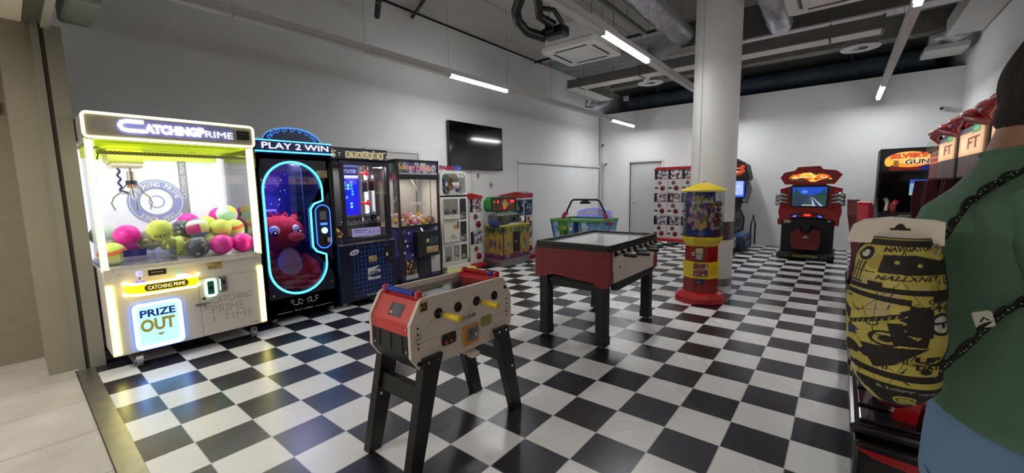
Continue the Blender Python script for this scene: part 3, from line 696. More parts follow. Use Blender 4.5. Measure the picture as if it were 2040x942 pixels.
# prize chute box of clear plastic
b = MB(GLASSD); b.box(-.5, -.1, .03, .035, .945, 1.09); b.box(-.1, -.095, .03, .4, .945, 1.16); b.box(-.5, -.1, .4, .405, .945, 1.09); b.use(mat('chute_label', '#2c2c90', .4)).box(-.48, -.32, .026, .03, 1.04, 1.1); b.obj('prize_chute', t, 'clear plastic prize chute')
for x, y in ((-.46, .04), (.5, .04), (-.46, 1.0), (.5, 1.0)): castor(t, x, y, .045, CHROME)
lamp(t, (0, .5, 2.05), 1.0, .7, 11, (.86, .9, 1.0)); lamp(t, (-.6, .5, 1.5), .8, 1.0, 3, (1, 1, .75), (0, -PI/2, 0)); lamp(t, (.6, .5, 1.5), .8, 1.0, 3, (1, 1, .75), (0, PI/2, 0))
# the balls
def ballcv(kind, seed):
    if kind == 'yellow': c = Canvas(144, 80, '#d6e46a')
    elif kind == 'pink': c = Canvas(64, 34, '#f01fb4')
    elif kind == 'dark': c = Canvas(64, 34, '#454c66').blobs(70, ['#d8dcc8', '#20242c', '#7a8a70', '#b8a080'], .008, .03, seed=seed)
    elif kind == 'graffiti': c = Canvas(64, 34, '#9aa690').blobs(80, ['#c8d890', '#5a6050', '#a87a60', '#dfe6c8', '#6c7a86'], .01, .04, seed=seed)
    elif kind == 'stripe': c = Canvas(64, 34, '#5f86b8').rect(0, .62, 1, .8, '#e8ecf0').rect(.1, .3, .6, .62, '#d4449a').rect(.6, .3, .9, .62, '#dfe79a')
    elif kind == 'mix': c = Canvas(64, 34, '#cfe070').rect(0, .55, 1, .68, '#e2704a').rect(0, .3, 1, .45, '#eef2d0')
    else: c = Canvas(64, 34, '#b8dcd8').rect(.2, 0, .45, 1, '#e8dc60').rect(.6, 0, .8, 1, '#d8efe8')
    if kind in ('yellow', 'pink'):
        for i in range(4): c.line(0, .12+.22*i, 1, .16+.22*i, .006, '#b4c44c' if kind == 'yellow' else '#c8108c')
        if kind == 'yellow': c.text('MIKASA', .28, .44, .48, .56, '#3c3c20', .05).text('MIKASA', .78, .44, .98, .56, '#3c3c20', .05).text('MIKASA', .03, .44, .23, .56, '#3c3c20', .05).text('MIKASA', .53, .44, .73, .56, '#3c3c20', .05)
    return c
def prize_ball(kind, x, y, z, label, rot, i, r=.105):
    # x, y, z in the machine's own frame
    c = ballcv(kind, i); seg, rings = (96, 54) if kind == 'yellow' else (64, 34)
    cols = [tuple(c.a[min(c.h-1, int(c.h*(1-j/rings))), min(c.w-1, int(c.w*k/seg))]) for j in range(rings+1) for k in range(seg)]
    b = MB(PRINTB); b.M = Matrix.Rotation(rot[0], 4, 'X') @ Matrix.Rotation(rot[1], 4, 'Y') @ Matrix.Rotation(rot[2], 4, 'Z')
    b.ball((0, 0, 0), r, seg, rings, cols)
    o = b.obj('volleyball'); o.location = (CLX-y, CLY+x, z)
    tag(o, label, 'ball', 'balls in the claw machine')
PRINTB = print_mat('ball_print', rough=.35)
BL = [('yellow', -.16, .28, 1.145+.1, 'large pale yellow ball with dark lettering, left of centre in the claw machine', (.3, .5, 2.2)),
      ('pink', -.375, .52, 1.2, 'pink ball lying left of the pale yellow ball behind the chute', (.2, .3, 0)),
      ('graffiti', -.2, .6, 1.13, 'scribbled pale green ball behind the clear prize chute', (.5, .3, 0)),
      ('mix', -.52, .28, 1.055, 'yellow and orange striped ball in the lower left corner of the claw machine', (.2, .2, 1)),
      ('teal', -.52, .75, 1.2, 'pale teal ball against the left glass', (0, .4, 1)),
      ('graffiti', -.49, .55, 1.06, 'pale green ball low against the left glass', (0, .9, 1)),
      ('dark', .1, .16, 1.055, 'dark patterned ball at the front glass right of the chute', (.9, .2, .5)),
      ('yellow', .0, .38, 1.06, 'yellow ball tucked behind the dark patterned front ball', (1.2, .2, .5)),
      ('dark', .07, .52, 1.22, 'dark flowered ball behind the blue, white and pink ball', (.3, .2, .5)),
      ('stripe', .16, .34, 1.235, 'blue, white and pink ball in the middle of the heap', (.1, -.2, 2.6)),
      ('pink', .31, .15, 1.06, 'bright pink ball at the front glass', (1.2, 0, .3)),
      ('yellow', .365, .33, 1.215, 'pale yellow ball above the two pink front balls', (.2, .6, 2.0)),
      ('pink', .51, .17, 1.055, 'bright pink ball in the front right corner', (.8, 0, .3)),
      ('yellow', .30, .58, 1.245, 'yellow ball partly hidden in the middle row', (.1, .3, 0)),
      ('pink', .17, .72, 1.28, 'pink ball peeping out at the back of the heap', (.4, .3, 0)),
      ('pink', .49, .80, 1.33, 'pink ball at the back right of the claw machine', (.3, .2, 0)),
      ('teal', .50, .56, 1.36, 'pale teal and yellow ball on top at the right', (.2, 1.2, 0)),
      ('mix', .52, .42, 1.2, 'orange toned ball under the teal one at the right glass', (.2, .2, 1)),
      ('graffiti', .3, .85, 1.08, 'scribbled ball low at the back right', (.2, .2, 1)), ('yellow', .0, .85, 1.08, 'yellow ball low at the back centre', (.2, .2, 1)),
      ('pink', -.28, .85, 1.08, 'pink ball low at the back left', (.2, .2, 1)), ('graffiti', .12, .62, 1.06, 'scribbled ball in the bottom layer, middle', (1, .2, 1)), ('mix', .36, .5, 1.05, 'striped ball in the bottom layer towards the right', (1, .2, 1))]
for i, (k, x, y, z, l, rt) in enumerate(BL): prize_ball(k, x, y, z, l, rt, i)

# ------------------------------------------------------------------ blue neon plush machine
PX, PY = -3.8, .34
t = thing('plush_machine', 'black prize machine with a blue neon arch and a giant red plush inside', 'prize machine', (PX, PY, 0), PI/2)
W = .43; D = .95
def arch_pts(off=0.0):
    r = .35-off; P = []
    for k in range(25): a = PI*k/24; P.append((-.035+r*math.cos(a), 1.62+r*math.sin(a)*1.0))
    # left side down, round bottom
    for k in range(25): a = PI+PI*k/24; P.append((-.035+r*math.cos(a), .68+r*math.sin(a)))
    # notch on the right round the payment pod
    n0 = off*.0
    P += [(.315-off, .78), (.2-off, .83+off), (.15-off, .90), (.15-off, 1.38), (.2-off, 1.45-off), (.315-off, 1.49-off)]
    return P
OUT = arch_pts(0.0)
b = MB(NAVY)
# front panel around the arch: thick ring between rectangle-ish outline and arch
n = len(OUT); RECT = []
for (x, z) in OUT:
    dx, dz = x+.0, z-1.12
    k = min((W/abs(dx)) if abs(dx) > 1e-6 else 9e9, ((2.06-1.12) if dz > 0 else (1.12-.06))/abs(dz) if abs(dz) > 1e-6 else 9e9)
    RECT.append((x*k if abs(dx) > 1e-6 else x, 1.12+dz*k))
b.ring(RECT, OUT, 0, .03)
# fill the rectangle's corners
for sx in (-1, 1):
    b.box(sx*W-.002 if sx < 0 else W-.04, -W+.04 if sx < 0 else W+.002, .0, .03, 1.9, 2.06); b.box(-W if sx < 0 else W-.06, -W+.06 if sx < 0 else W, .0, .03, .06, .2)
b.box(-W, -W+.02, 0, D, .06, 2.06); b.box(W-.02, W, 0, D, .06, 2.06); b.box(-W, W, D-.02, D, .06, 2.06); b.box(-W, W, 0, D, .06, .3); b.box(-W, W, 0, D, 2.0, 2.06)
sticker(b, .33, 1.83, -.003, .14, .09)
b.use(mat('scroll_silver', '#c8ccd4', .3, .6))
for sx in (-1, 1):
    sp = [(sx*(.02+.13*u+.02*math.sin(7*u)), -.006, .22+.035*math.sin(2*PI*u)) for u in [k/16 for k in range(17)]]; b.tube(sp, .005, 6)
    b.tube([(sx*.15+.025*sx*math.cos(a)*(1-a/8), -.006, .235+.025*math.sin(a)*(1-a/8)) for a in [k*.4 for k in range(14)]], .004, 6)
    b.tube([(sx*.05+.022*sx*math.cos(a)*(1-a/8), -.006, .19+.02*math.sin(a)*(1-a/8)) for a in [k*.4 for k in range(14)]], .004, 6)
b.tube([(-.34, -.006, .115), (-.16, -.006, .115)], .003, 6); b.tube([(.12, -.006, .115), (.34, -.006, .115)], .003, 6); b.text('PLAY 2 WIN', -.13, .09, .105, .128, -.001, .003)
b.use(CHROME)
for x, z in ((-.39, 1.75), (-.36, .35), (.37, .4), (.39, 1.0)): b.cyl((x, -.008, z), (x, 0, z), .012, seg=12)
b.obj('cabinet', t)
b = MB(NB); b.tube(p3(arch_pts(.0), -.012), .0125, 8, closed=True); b.obj('neon_arch', t, 'glowing cyan neon arch')
b = MB(GLASSD); b.prism(OUT, .012, .016); b.obj('arch_glass', t)
cv = Canvas(90, 150, '#141a6a').blobs(26, ['#2b1f86', '#1a2a9a', '#3a1c80'], .06, .16, seed=4).blobs(90, ['#c8d0ff', '#8fa0ff', '#f0f0ff'], .004, .012, (0, .35, 1, 1), seed=5)
cv.line(.03, .62, .62, .62, .012, '#b8a8ff').line(.62, .62, .62, .3, .012, '#b8a8ff').text('2', .08, .47, .24, .58, '#e8e8ff', .03).text('WIN', .28, .48, .6, .55, '#e8e8ff', .05)
b = MB(); b.panel(cv, -W+.03, W-.03, .3, 2.0, D-.03, print_mat('starry_back', es=.3)); b.obj('back_panel', t)
b = MB(mat('chute_dark', '#15182c', .3)).box(.12, .2, .3, .5, .35, 1.98); b.use(mat('chute_pale', '#6a7ab8', .4)).box(.2, .3, .5, .52, .9, 1.95); b.use(NBD).box(-W+.022, -W+.03, .1, .14, .4, 1.95); b.box(W-.03, W-.022, .1, .14, .4, 1.95); b.use(NW).box(-.2, .2, .1, .2, 1.985, 1.995); b.obj('inner_frame', t)
lamp(t, (0, .3, 1.97), .5, .3, 22, (.75, .7, 1.0)); lamp(t, (-.38, .45, 1.3), .8, .2, 7, (.3, .3, 1.0), (0, -PI/2, 0))
# payment pod
b = MB(MATB); P = rrect(.185, .395, .86, 1.44, .1, 8); b.prism(P, -.04, .0); b.use(GREY).box(.25, .33, -.046, -.04, 1.24, 1.35); b.use(NBD).box(.25, .34, -.046, -.04, 1.17, 1.2); b.use(BLACK).box(.3, .31, -.05, -.04, .93, 1.02)
b.use(mat('tan_label', '#c8bb88', .4)).box(.33, .375, -.045, -.04, .94, 1.0); pod = b.obj('payment_pod', t)
b = MB(NBD).tube(p3(rrect(.195, .385, .87, 1.43, .09, 8), -.042), .006, 8, closed=True); b.obj('pod_neon', pod)
b = MB(glow('round_button', '#8ff4ff', 3)).cyl((.295, -.04, 1.1), (.295, -.06, 1.1), .038, seg=24); b.use(STEEL).cyl((.295, -.04, 1.1), (.295, -.05, 1.1), .046, seg=24); b.obj('push_button', pod)
# header
b = MB(mat('header_navy', '#0d1c58', .3)); b.box(-W-.01, W+.01, -.06, D*.5, 2.06, 2.22, .01); b.use(NB).box(-W-.02, W+.02, -.07, -.055, 2.075, 2.09); b.box(-W-.02, W+.02, -.07, -.055, 2.205, 2.217); b.use(NAVY).box(-W, W, D*.5, D, 2.06, 2.2)
hd_ = b.obj('header', t)
b = MB(glow('p2w_letters', '#e4e8ff', 3.2)).text('PLAY 2 WIN', -.38, .4, 2.115, 2.185, -.06, .02, .05); b.obj('header_lettering', hd_)
b = MB(mat('crown_blue', '#1a2c54', .3)); b.prism([(-.33, 2.22)]+[(.33*math.cos(PI*k/20)*-1, 2.22+.15*math.sin(PI*k/20)) for k in range(21)], .0, .03)
b.use(glow('crown_filigree', '#3f9cff', 1.1))
for k in range(9):
    a = PI*(k+.5)/9; cx0, cz0 = -.27*math.cos(a), 2.235+.115*math.sin(a)
    b.tube([(cx0+.03*math.cos(q)*(1-q/9), -.006, cz0+.03*math.sin(q)*(1-q/9)) for q in [j*.5 for j in range(14)]], .0035, 5)
b.tube([(-.34*math.cos(PI*k/30), -.004, 2.222+.16*math.sin(PI*k/30)) for k in range(31)], .005, 6)
b.obj('crown', t, 'arched crown of glowing blue scrollwork')
for x, y in ((-.36, .05), (.36, .05), (-.36, .85), (.36, .85)): castor(t, x, y, .028)
# giant plush (generic)
PL = mat('red_plush', '#b81a30', .95, noise=.25, nscale=22, bump=.6, bscale=120); PL2 = mat('pale_plush', '#c98f9e', .95, noise=.1, nscale=22, bump=.5, bscale=120)
t = thing('giant_plush', 'giant crimson plush animal with a pale chest inside the blue neon machine', 'plush toy', (PX+.06, PY-.01, .3), PI/2); t.scale = (1.22, 1.22, 1.06)
b = MB(PL); b.M = Matrix.Translation((-.06, .34, 0)); b.lathe([(.0, 0), (.26, .02), (.30, .14), (.25, .34), (.17, .48), (.1, .56)], (0, 0, 0), 28, sx=1, sy=.85)
for sx in (-1, 1):
    b.tube([(sx*.15, -.05, .42), (sx*.24, -.12, .3), (sx*.25, -.17, .18)], [.075, .08, .07], 14); b.ball((sx*.25, -.17, .16), .075)
    b.tube([(sx*.12, -.1, .08), (sx*.24, -.2, .07)], [.1, .08], 14); b.ball((sx*.25, -.21, .08), (.085, .07, .08))
b.obj('body', t)
b = MB(PL2); b.M = Matrix.Translation((-.06, .34, 0)); b.ball((0, -.16, .33), (.12, .08, .24), 20, 14); b.obj('chest', t, 'pale pink chest')
b = MB(PL); b.M = Matrix.Translation((-.1, .3, .74)); b.ball((0, 0, 0), (.25, .22, .21), 28, 18)
for dx in (-.04, 0, .05): b.tube([(dx, 0, .18), (dx*1.8, -.01, .25)], [.03, .012], 8)
hd_ = b.obj('head', t)
for sx in (-1, 1):
    b = MB(PL); b.M = Matrix.Translation((-.1, .3, .74)); b.ball((sx*.2, .05, .16), (.06, .04, .06)); b.obj('ear', hd_)
    b = MB(mat('eye_white', '#d8d4e6', .4)); b.M = Matrix.Translation((-.1, .3, .74)) @ Matrix.Rotation(sx*.55, 4, 'Z'); b.ball((0, -.2, .03), (.06, .03, .075)); b.use(mat('eye_dark', '#14103a', .1)).ball((.01, -.222, .01), (.03, .016, .038)); b.use(NW).ball((.018, -.238, .024), .006); b.obj('eye', hd_)  # tiny bright ball is a glint on the eye, put in as glowing material
b = MB(mat('muzzle_plush', '#8c1838', .9, bump=.4)); b.M = Matrix.Translation((-.02, .1, .7)); b.ball((0, 0, 0), (.1, .08, .06), 20, 12); b.obj('muzzle', hd_, 'darker muzzle')

# ------------------------------------------------------------------ stacking game
SX, SY = -3.8, 1.215
t = thing('stacking_game', 'dark blue block-stacking prize game with a blue dotted display and sparkling gold header', 'arcade game', (SX, SY, 0), PI/2)
W = .42; D = .8
b = MB(mat('stacker_navy', '#0b1430', .25)); b.box(-W, W+.06, -.06, D, .06, .88, .012)
GL_ = mat('grid_line', '#2c5cb0', .4, emit='#2458c8', es=.12)
b.use(GL_)
for i in range(11): x = -.2+i*.058; z0 = .12 if i > 1 else .3; b.box(x-.0018, x+.0018, -.0625, -.06, z0, .86 if i % 2 else .78)
for j in range(12): z = .13+j*.062; b.box(-.22 if j < 6 else -.12, .4 if j != 9 else .1, -.0625, -.06, z-.0018, z+.0018)
b.use(mat('silver_art', '#c8ccc6', .4)); b.prism([(.0, .4), (.2, .42), (.2, .47), (.1, .46), (.2, .52), (.0, .5)], -.066, -.062); b.prism([(.0, .33), (.2, .33), (.2, .365), (.08, .36), (.0, .39)], -.066, -.062)
b.use(BLACK).text('PUSH', .03, .17, .415, .45, -.067, .002, .03)
b.use(mat('oval_white', '#c8ccd4', .4)).prism([(-.19+.07*math.cos(a)-.01*math.sin(a), .755+.035*math.sin(a)+.02*math.cos(a)) for a in [k*PI/12 for k in range(24)]], -.066, -.06); b.use(MATB).text('LAI', -.225, -.155, .74, .77, -.066, .002, .04)
sticker(b, .09, .63, -.066, .13, .085)
b.use(mat('silver_art')).text('STACKER', -.03, .22, .1, .125, -.062, .002)
b.use(mat('spray_white', '#5c6880', .6)); b.M = None
for k, (y, z) in enumerate(((.18, .62), (.22, .5), (.2, .4), (.28, .36), (.3, .26), (.24, .22), (.36, .18))): b.tube([(-W-.002, y, z), (-W-.002, y+.06, z+.1)], [.022, .008], 6)
b.obj('cabinet', t)
b = MB(mat('coin_plate', '#101420', .3)); b.box(.3, .46, -.068, -.06, .55, .78); b.use(mat('tan_label')).box(.31, .345, -.072, -.068, .64, .69); b.use(CHROME)
for x, z in ((.38, .72), (.43, .68), (.4, .6), (.44, .62), (.33, .73)): b.cyl((x, -.075, z), (x, -.068, z), .01, seg=10)
b.obj('coin_panel', t)
b = MB(mat('frame_grey', '#3a3a48', .3, .5)); b.ring([(-.32, .885), (.435, .9), (.435, 2.0), (-.32, 2.02)], [(-.27, .94), (.39, .95), (.39, 1.95), (-.27, 1.97)], -.06, -.02); dr = b.obj('door_frame', t)
b = MB(GLASS).box(-.27, .39, -.045, -.042, .94, 1.96); b.obj('door_glass', dr)
b = MB(MATB)
for x in (-W, W-.03):
    for y in (.0, D-.04): b.box(x, x+.03, y, y+.04, .88, 2.03)
b.box(-W, W, D-.03, D, .88, 2.03); b.box(-W, W, -.02, D, 2.0, 2.04); b.obj('frame', t)
for sx in (-1, 1): MB(GLASS).box(sx*W-.003, sx*W+.003, .04, D-.04, .9, 2.0).obj('side_glass', t)
b = MB(NW)
for x, y in ((-.36, .4), (.36, .45), (.3, .72)): b.box(x-.02, x+.02, y, y+.02, 1.25, 1.85, .008)
b.obj('inner_lamp', t)
lamp(t, (.1, .4, 1.97), .4, .3, 18, (1, .95, .95))
cv = Canvas(60, 120, '#0a18c8').rect(0, .74, 1, .8, '#c8c8e0').rect(0, .8, 1, .97, '#181c60').rect(0, .97, 1, 1, '#6068a8').text('STACKER', .1, .84, .9, .92, '#8a90c8', .03)
for x, y in ((.15, .66), (.55, .66), (.15, .6), (.35, .6), (.55, .6), (.15, .54), (.35, .54), (.55, .54), (.6, .48), (.6, .42), (.25, .36), (.5, .24), (.5, .17)): cv.rect(x-.06, y-.022, x+.07, y+.022, '#3fa8ff' if (x*100 % 3) < 2 else '#80f0ff')
b = MB(); b.panel(cv, -.245, 0, 1.27, 1.96, .05, print_mat('dotted_display', es=1.6, base=.2)); b.use(mat('silver_bezel', '#b8b8c8', .25, .7)).box(-.26, .02, .052, .08, 1.24, 1.27); b.box(.0, .022, .046, .08, 1.24, 1.97); b.box(-.26, .02, .052, .08, 1.8, 1.82); b.obj('display', t, 'blue display of stacked dots')
b = MB(mat('red_trim', '#d8203c', .3, emit='#ff2a40', es=.5))
for z in (1.86, 1.42): b.box(.04, .3, .25, .3, z-.018, z+.018, .008); b.cyl((.1, .26, z-.04), (.1, .26, z+.04), .02); b.cyl((.26, .26, z-.03), (.26, .26, z+.05), .018)
b.use(CHROME)
for x in (.08, .2, .32): b.cyl((x, .3, .98), (x, .3, 1.95), .008, seg=8)
b.obj('prize_rack', t)
# prizes hanging and lying in it
for i, (x, z, c) in enumerate(((.1, 1.7, '#3a3c48'), (.22, 1.68, '#5a5c70'), (.33, 1.7, '#2a2a38'), (.1, 1.2, '#50505c'), (.24, 1.18, '#70727e'), (.34, 1.2, '#34343e'))):
    o = MB(mat('pack_%s' % c[1:], c, .3, .2, noise=.4, nscale=25)).box(-.045, .045, -.02, .02, -.09, .09, .008).use(CHROME).tube([(0, 0, .09), (0, 0, .13)], .003, 5).use(mat('card_pale', '#b8b8c4', .5)).box(-.04, .04, -.021, -.019, .05, .08).obj('prize_packet')
    o.location = (SX-.26, SY+x, z); o.rotation_euler = (0, 0, PI/2)
    tag(o, ('upper' if i < 3 else 'lower')+' row dark prize packet hanging in the stacking game, '+('left', 'middle', 'right')[i % 3]+' one', 'prize', 'prize packets hanging in the stacking game')
b = MB(mat('info_card', '#c4c0ec', .4, emit='#b8b0ff', es=.25)).prism(rrect(-.17, .28, .96, 1.08, .015), .0, .006); b.use(mat('card_ink', '#3a3478', .5)).box(-.14, .05, -.002, 0, 1.045, 1.055); b.box(-.14, .02, -.002, 0, 1.02, 1.026)
for x in (.1, .17, .24): b.text('X', x-.014, x+.014, 1.0, 1.035, 0, .002)
b.obj('instruction_card', t)
b = MB(mat('metal_bar', '#a8a8b8', .2, .9))
for k in range(7): b.M = Matrix.Translation((-.22+k*.085, .12, 1.16)) @ Matrix.Rotation(.5, 4, 'Y'); b.box(-.035, .035, -.02, .02, -.012, .012, .006)
b.M = None; b.use(MATB).box(-.27, .36, .1, .2, 1.07, 1.13); b.obj('pusher_bar', t)
cv = Canvas(110, 26, '#141830').blobs(30, ['#d8c49a', '#bda880', '#e8dcb8'], .01, .05, (0, .15, 1, .85), seed=3).blobs(40, ['#e8e4d0', '#50482c', '#2a2c40'], .005, .02, seed=8)
for i, ch in enumerate('STACKER'): cv.rect(.24+i*.1, .12, .325+i*.1, .8, '#e8d8a8'); cv.text(ch, .255+i*.1, .24, .31+i*.1, .68, '#4a3c14', .03)
b = MB(mat('stacker_top', '#10142a', .3)).box(-W-.02, W, -.06, D, 2.03, 2.19, .01); b.panel(cv, -W-.01, W-.01, 2.045, 2.165, -.062, print_mat('gold_sign', es=.45, base=.6)); b.obj('header', t)
for x, y in ((-.34, .02), (.4, .02), (-.34, .7), (.4, .7)): castor(t, x, y, .025)

# ------------------------------------------------------------------ small plush crane
WX, WY = -4.2, 2.56
t = thing('crane_machine', 'black-framed crane machine with a purple space-print cabinet and pink cartoon lettering', 'crane machine', (WX, WY, 0), PI/2)
W = .44; D = .66
SPACE = ['#2c2258', '#38306c', '#241c48', '#40387a', '#2a2050', '#56509a', '#1c163c', '#342c66']
b = MB(art_mat('space_print', SPACE, 7, .3)); b.box(-W+.02, W-.02, .004, D, .07, .96)
b.use(mat('star_white', '#d8d4e8', .4))
for x, z in ((-.33, .75), (-.3, .66), (-.26, .88), (.3, .9), (-.36, .55), (.36, .6), (-.2, .5)): b.ball((x, .0, z), (.022, .004, .022), 8, 6)
b.prism([(.33, .88), (.37, .88), (.36, .96), (.345, .98), (.335, .95)], -.002, .004)
b.use(mat('white_panel', '#b8b6b0', .5)).box(.2, .42, -.002, .004, .13, .5); b.box(-.36, -.1, -.002, .004, .08, .16)
b.use(MATB).box(-W, -W+.03, -.01, .03, .05, 2.12).box(W-.03, W, -.01, .03, .05, 2.12).box(-W, W, -.01, .03, .04, .075).box(-W, W, 0, D, .04, .07)
b.use(MATB).box(-W, W, -.008, .03, .955, 1.01).box(-W, W, -.008, .03, 1.79, 1.87).box(-W, W, -.01, D, 2.08, 2.12).box(-W, W, D-.02, D, .07, 2.1)
b.use(mat('frame_chromed', '#55555a', .3, .6)).box(-W-.004, -W, -.012, .02, .05, 2.12); b.obj('cabinet', t)
b = MB(MATB); b.box(-.16, .31, -.11, .0, .45, .90, .01); b.use(mat('tan_label')).box(.02, .08, -.114, -.11, .7, .76); b.use(mat('slot_grey', '#3c4250', .4)).box(.1, .18, -.114, -.11, .66, .79).box(.2, .28, -.114, -.11, .66, .79)
sticker(b, .15, .57, -.113, .26, .11); b.use(CHROME).cyl((-.05, -.11, .9), (-.05, -.06, .95), .012); b.obj('coin_box', t)
b = MB(mat('prize_flap_black', '#0a0a0d', .15)); b.box(-.09, .17, -.012, .004, .1, .41, .01); b.obj('prize_flap', t)
cv = Canvas(40, 46, '#2a1c1c').blobs(22, ['#b88a4a', '#8a4a30', '#c8a878', '#5a3020', '#d8c8a0'], .04, .12, seed=11)
b = MB(); b.panel(cv, -.35, -.12, .17, .41, -.004, PRINT); b.use(MATB).box(-.36, -.11, -.002, .004, .16, .42); b.obj('toy_picture', t)
cv = Canvas(120, 34, '#4a3f66').blobs(26, ['#6a6088', '#8a8498', '#b8b4a8', '#3c3458', '#98a8a0'], .03, .08, seed=2).rect(0, 0, 1, .12, '#a8a4a0')
cv.ell(.06, .55, .05, .35, '#c88850').ell(.06, .75, .03, .13, '#7a3a20').ell(.06, .3, .04, .14, '#5c6a38').ell(.9, .55, .055, .26, '#b8bcae').ell(.9, .55, .03, .14, '#707a68')
cv.text('TOY CRANE', .16, .26, .84, .74, '#5c2438', .07).text('TOY CRANE', .165, .28, .835, .72, '#e89a94', .04)
b = MB(); b.panel(cv, -W+.035, W-.035, 1.875, 2.075, -.003, print_mat('crane_sign', es=.15)); b.use(MATB).box(-W+.03, W-.03, -.002, .02, 1.87, 2.08); b.obj('header', t)
b = MB(GLASS).box(-W+.04, W-.04, .005, .008, 1.01, 1.79); b.obj('front_glass', t)
b = MB(GLASS).box(-W+.002, -W+.006, .03, D-.02, 1.0, 1.88); b.obj('side_glass', t)
b = MB(art_mat('crane_side_art', ['#6a3a50', '#3c6a50', '#a0506a', '#48406c', '#7a98a0'], 9, .3)).box(-W-.001, -W+.012, .04, D-.02, 1.78, 2.06); b.obj('side_art', t)
b = MB(mat('inner_grey', '#a8a49c', .5)).box(-W+.04, W-.04, D-.05, D-.04, 1.0, 1.88); b.use(MATB).box(-.1, .0, D-.09, D-.05, 1.0, 1.88); b.use(glow('crane_lamp', '#fff0e0', 3)).box(-.34, .24, .12, .18, 1.83, 1.85); b.use(CREAM).box(-W+.04, W-.04, .03, D-.05, .98, 1.0); b.use(WHITE).box(.05, .38, .3, .32, 1.35, 1.39)
b.tube([(-.35, .3, 1.8), (-.36, .3, 1.5), (-.3, .3, 1.42), (-.25, .3, 1.5)], .006, 6).tube([(.1, .35, 1.8), (.22, .35, 1.65), (.2, .35, 1.6)], .004, 6); b.obj('inner_frame', t)
for x, y in ((-.36, .05), (.36, .05), (-.36, .6), (.36, .6)): MB(MATB).cyl((x, y, 0), (x, y, .045), .025).obj('foot', t)
lamp(t, (0, .3, 1.82), .5, .3, 5, (1, .93, .85))
# small soft toys in the crane and seen in the stacking game's side
toycol = [('#d8b8a8', 'pale peach'), ('#e0d0c0', 'cream'), ('#c8a030', 'golden'), ('#b86860', 'dusty red'), ('#c8ccd4', 'pale grey'), ('#8a6a50', 'brown'), ('#c88aa0', 'pink')]
def softtoy(i, loc, col, cname, where, rz, grp, s=1.0):
    m_ = mat('toy_'+cname.replace(' ', '_'), col, .9, noise=.15, nscale=30, bump=.3, bscale=150)
    t = thing('soft_toy', 'small %s soft toy %s' % (cname, where), 'soft toy', loc, rz, grp); t.scale = (s, s, s)
    b = MB(m_); b.ball((0, 0, .05), (.07, .06, .05), 14, 9); b.tube([(-.05, -.02, .05), (-.09, -.05, .03)], [.025, .02], 8).tube([(.05, -.02, .05), (.09, -.05, .03)], [.025, .02], 8); b.obj('body', t)
    b = MB(m_); b.ball((0, -.045, .095), (.048, .042, .042), 14, 9); b.ball((-.035, -.035, .135), .014, 8, 6).ball((.035, -.035, .135), .014, 8, 6); b.use(MATB).ball((-.016, -.084, .1), .006, 8, 5).ball((.016, -.084, .1), .006, 8, 5); b.obj('head', t)
R = random.Random(5); i = 0
for row, (y, z) in enumerate(((.12, 1.0), (.3, 1.04), (.46, 1.08))):
    for k in range(5):
        c, cn = toycol[(i*3+row) % 7]; x = -.33+k*.16+(.05 if row % 2 else 0)
        softtoy(i, (WX-y, WY+x, z), c, cn, 'in the crane machine, %s row, %s' % (('front', 'middle', 'back')[row], ('far left', 'second from left', 'centre', 'second from right', 'far right')[k]), PI/2+R.uniform(-.8, .8), 'soft toys in the crane machine', .92); i += 1
for k, (x, y, z) in enumerate(((.28, .45, .9), (.32, .62, .9), (.12, .6, .9), (.3, .52, 1.02), (-.3, .3, .9), (-.3, .55, .9))):
    c, cn = toycol[(k*2+1) % 7]; softtoy(i, (SX-y, SY+x, z), c, cn, 'piled inside the stacking game, '+('front right', 'back right', 'back middle', 'on top at right', 'front left', 'back left')[k], PI/2+R.uniform(-.8, .8), 'soft toys in the stacking game', 1.25); i += 1

# ------------------------------------------------------------------ white flower-emblem dispenser
FX, FY = -4.25, 3.43
t = thing('prize_dispenser', 'tall white rounded prize dispenser with windows and a colourful six-petal flower', 'vending machine', (FX, FY, 0), PI/2)
W = .345; D = .55
b = MB(GLOSSW); P = rrect(-W, W, .14, 1.96, .12, 6)
TOPP = [(x, z) if z > 1.3 else (x, 1.47+(z-.14)*.1) for x, z in rrect(-W, W, .14, 1.96, .12, 6)]
TOPP = [(x if z > 1.6 else math.copysign(W, x), z if z > 1.6 else 1.47) for x, z in TOPP]
b.ring(TOPP, rrect(-W+.045, W-.045, 1.51, 1.915, .09, 6), 0, .03)
b.box(-W, W, .0, .03, .25, 1.5)
b.prism(rrect(-W, W, .14, 1.96, .12, 6), .28, D); b.box(-W+.01, W-.01, .03, .3, .14, 1.46); b.box(-W, -W+.02, .02, .3, .26, 1.84).box(W-.02, W, .02, .3, .26, 1.84)
b.use(CREAM).box(-W+.02, .08, -.03, .0, .57, 1.02, .02); b.use(mat('purple_line', '#5a4a80', .4)).box(-W+.03, .07, -.032, -.03, .6, .615); sticker(b, -.03, .9, -.032, .12, .09)
b.use(MATB).box(.09-.07, .05, -.033, -.03, .86, 1.0)
for k in range(3): a = PI/2+(k-1)*1.1; b.use(mat('petal%d' % k, ('#9aa84a', '#5a78b0', '#c8b040')[k], .4)).tube([(-.1+.05*math.cos(a)+.035*math.cos(q), -.034, .68+.05*math.sin(a)+.035*math.sin(q)) for q in [j*PI/6 for j in range(12)]], .006, 6, closed=True)
b.obj('cabinet', t)
DW = mat('window_dark', '#3c3a38', .15); LW = mat('window_grey', '#8a877e', .2, noise=.15)
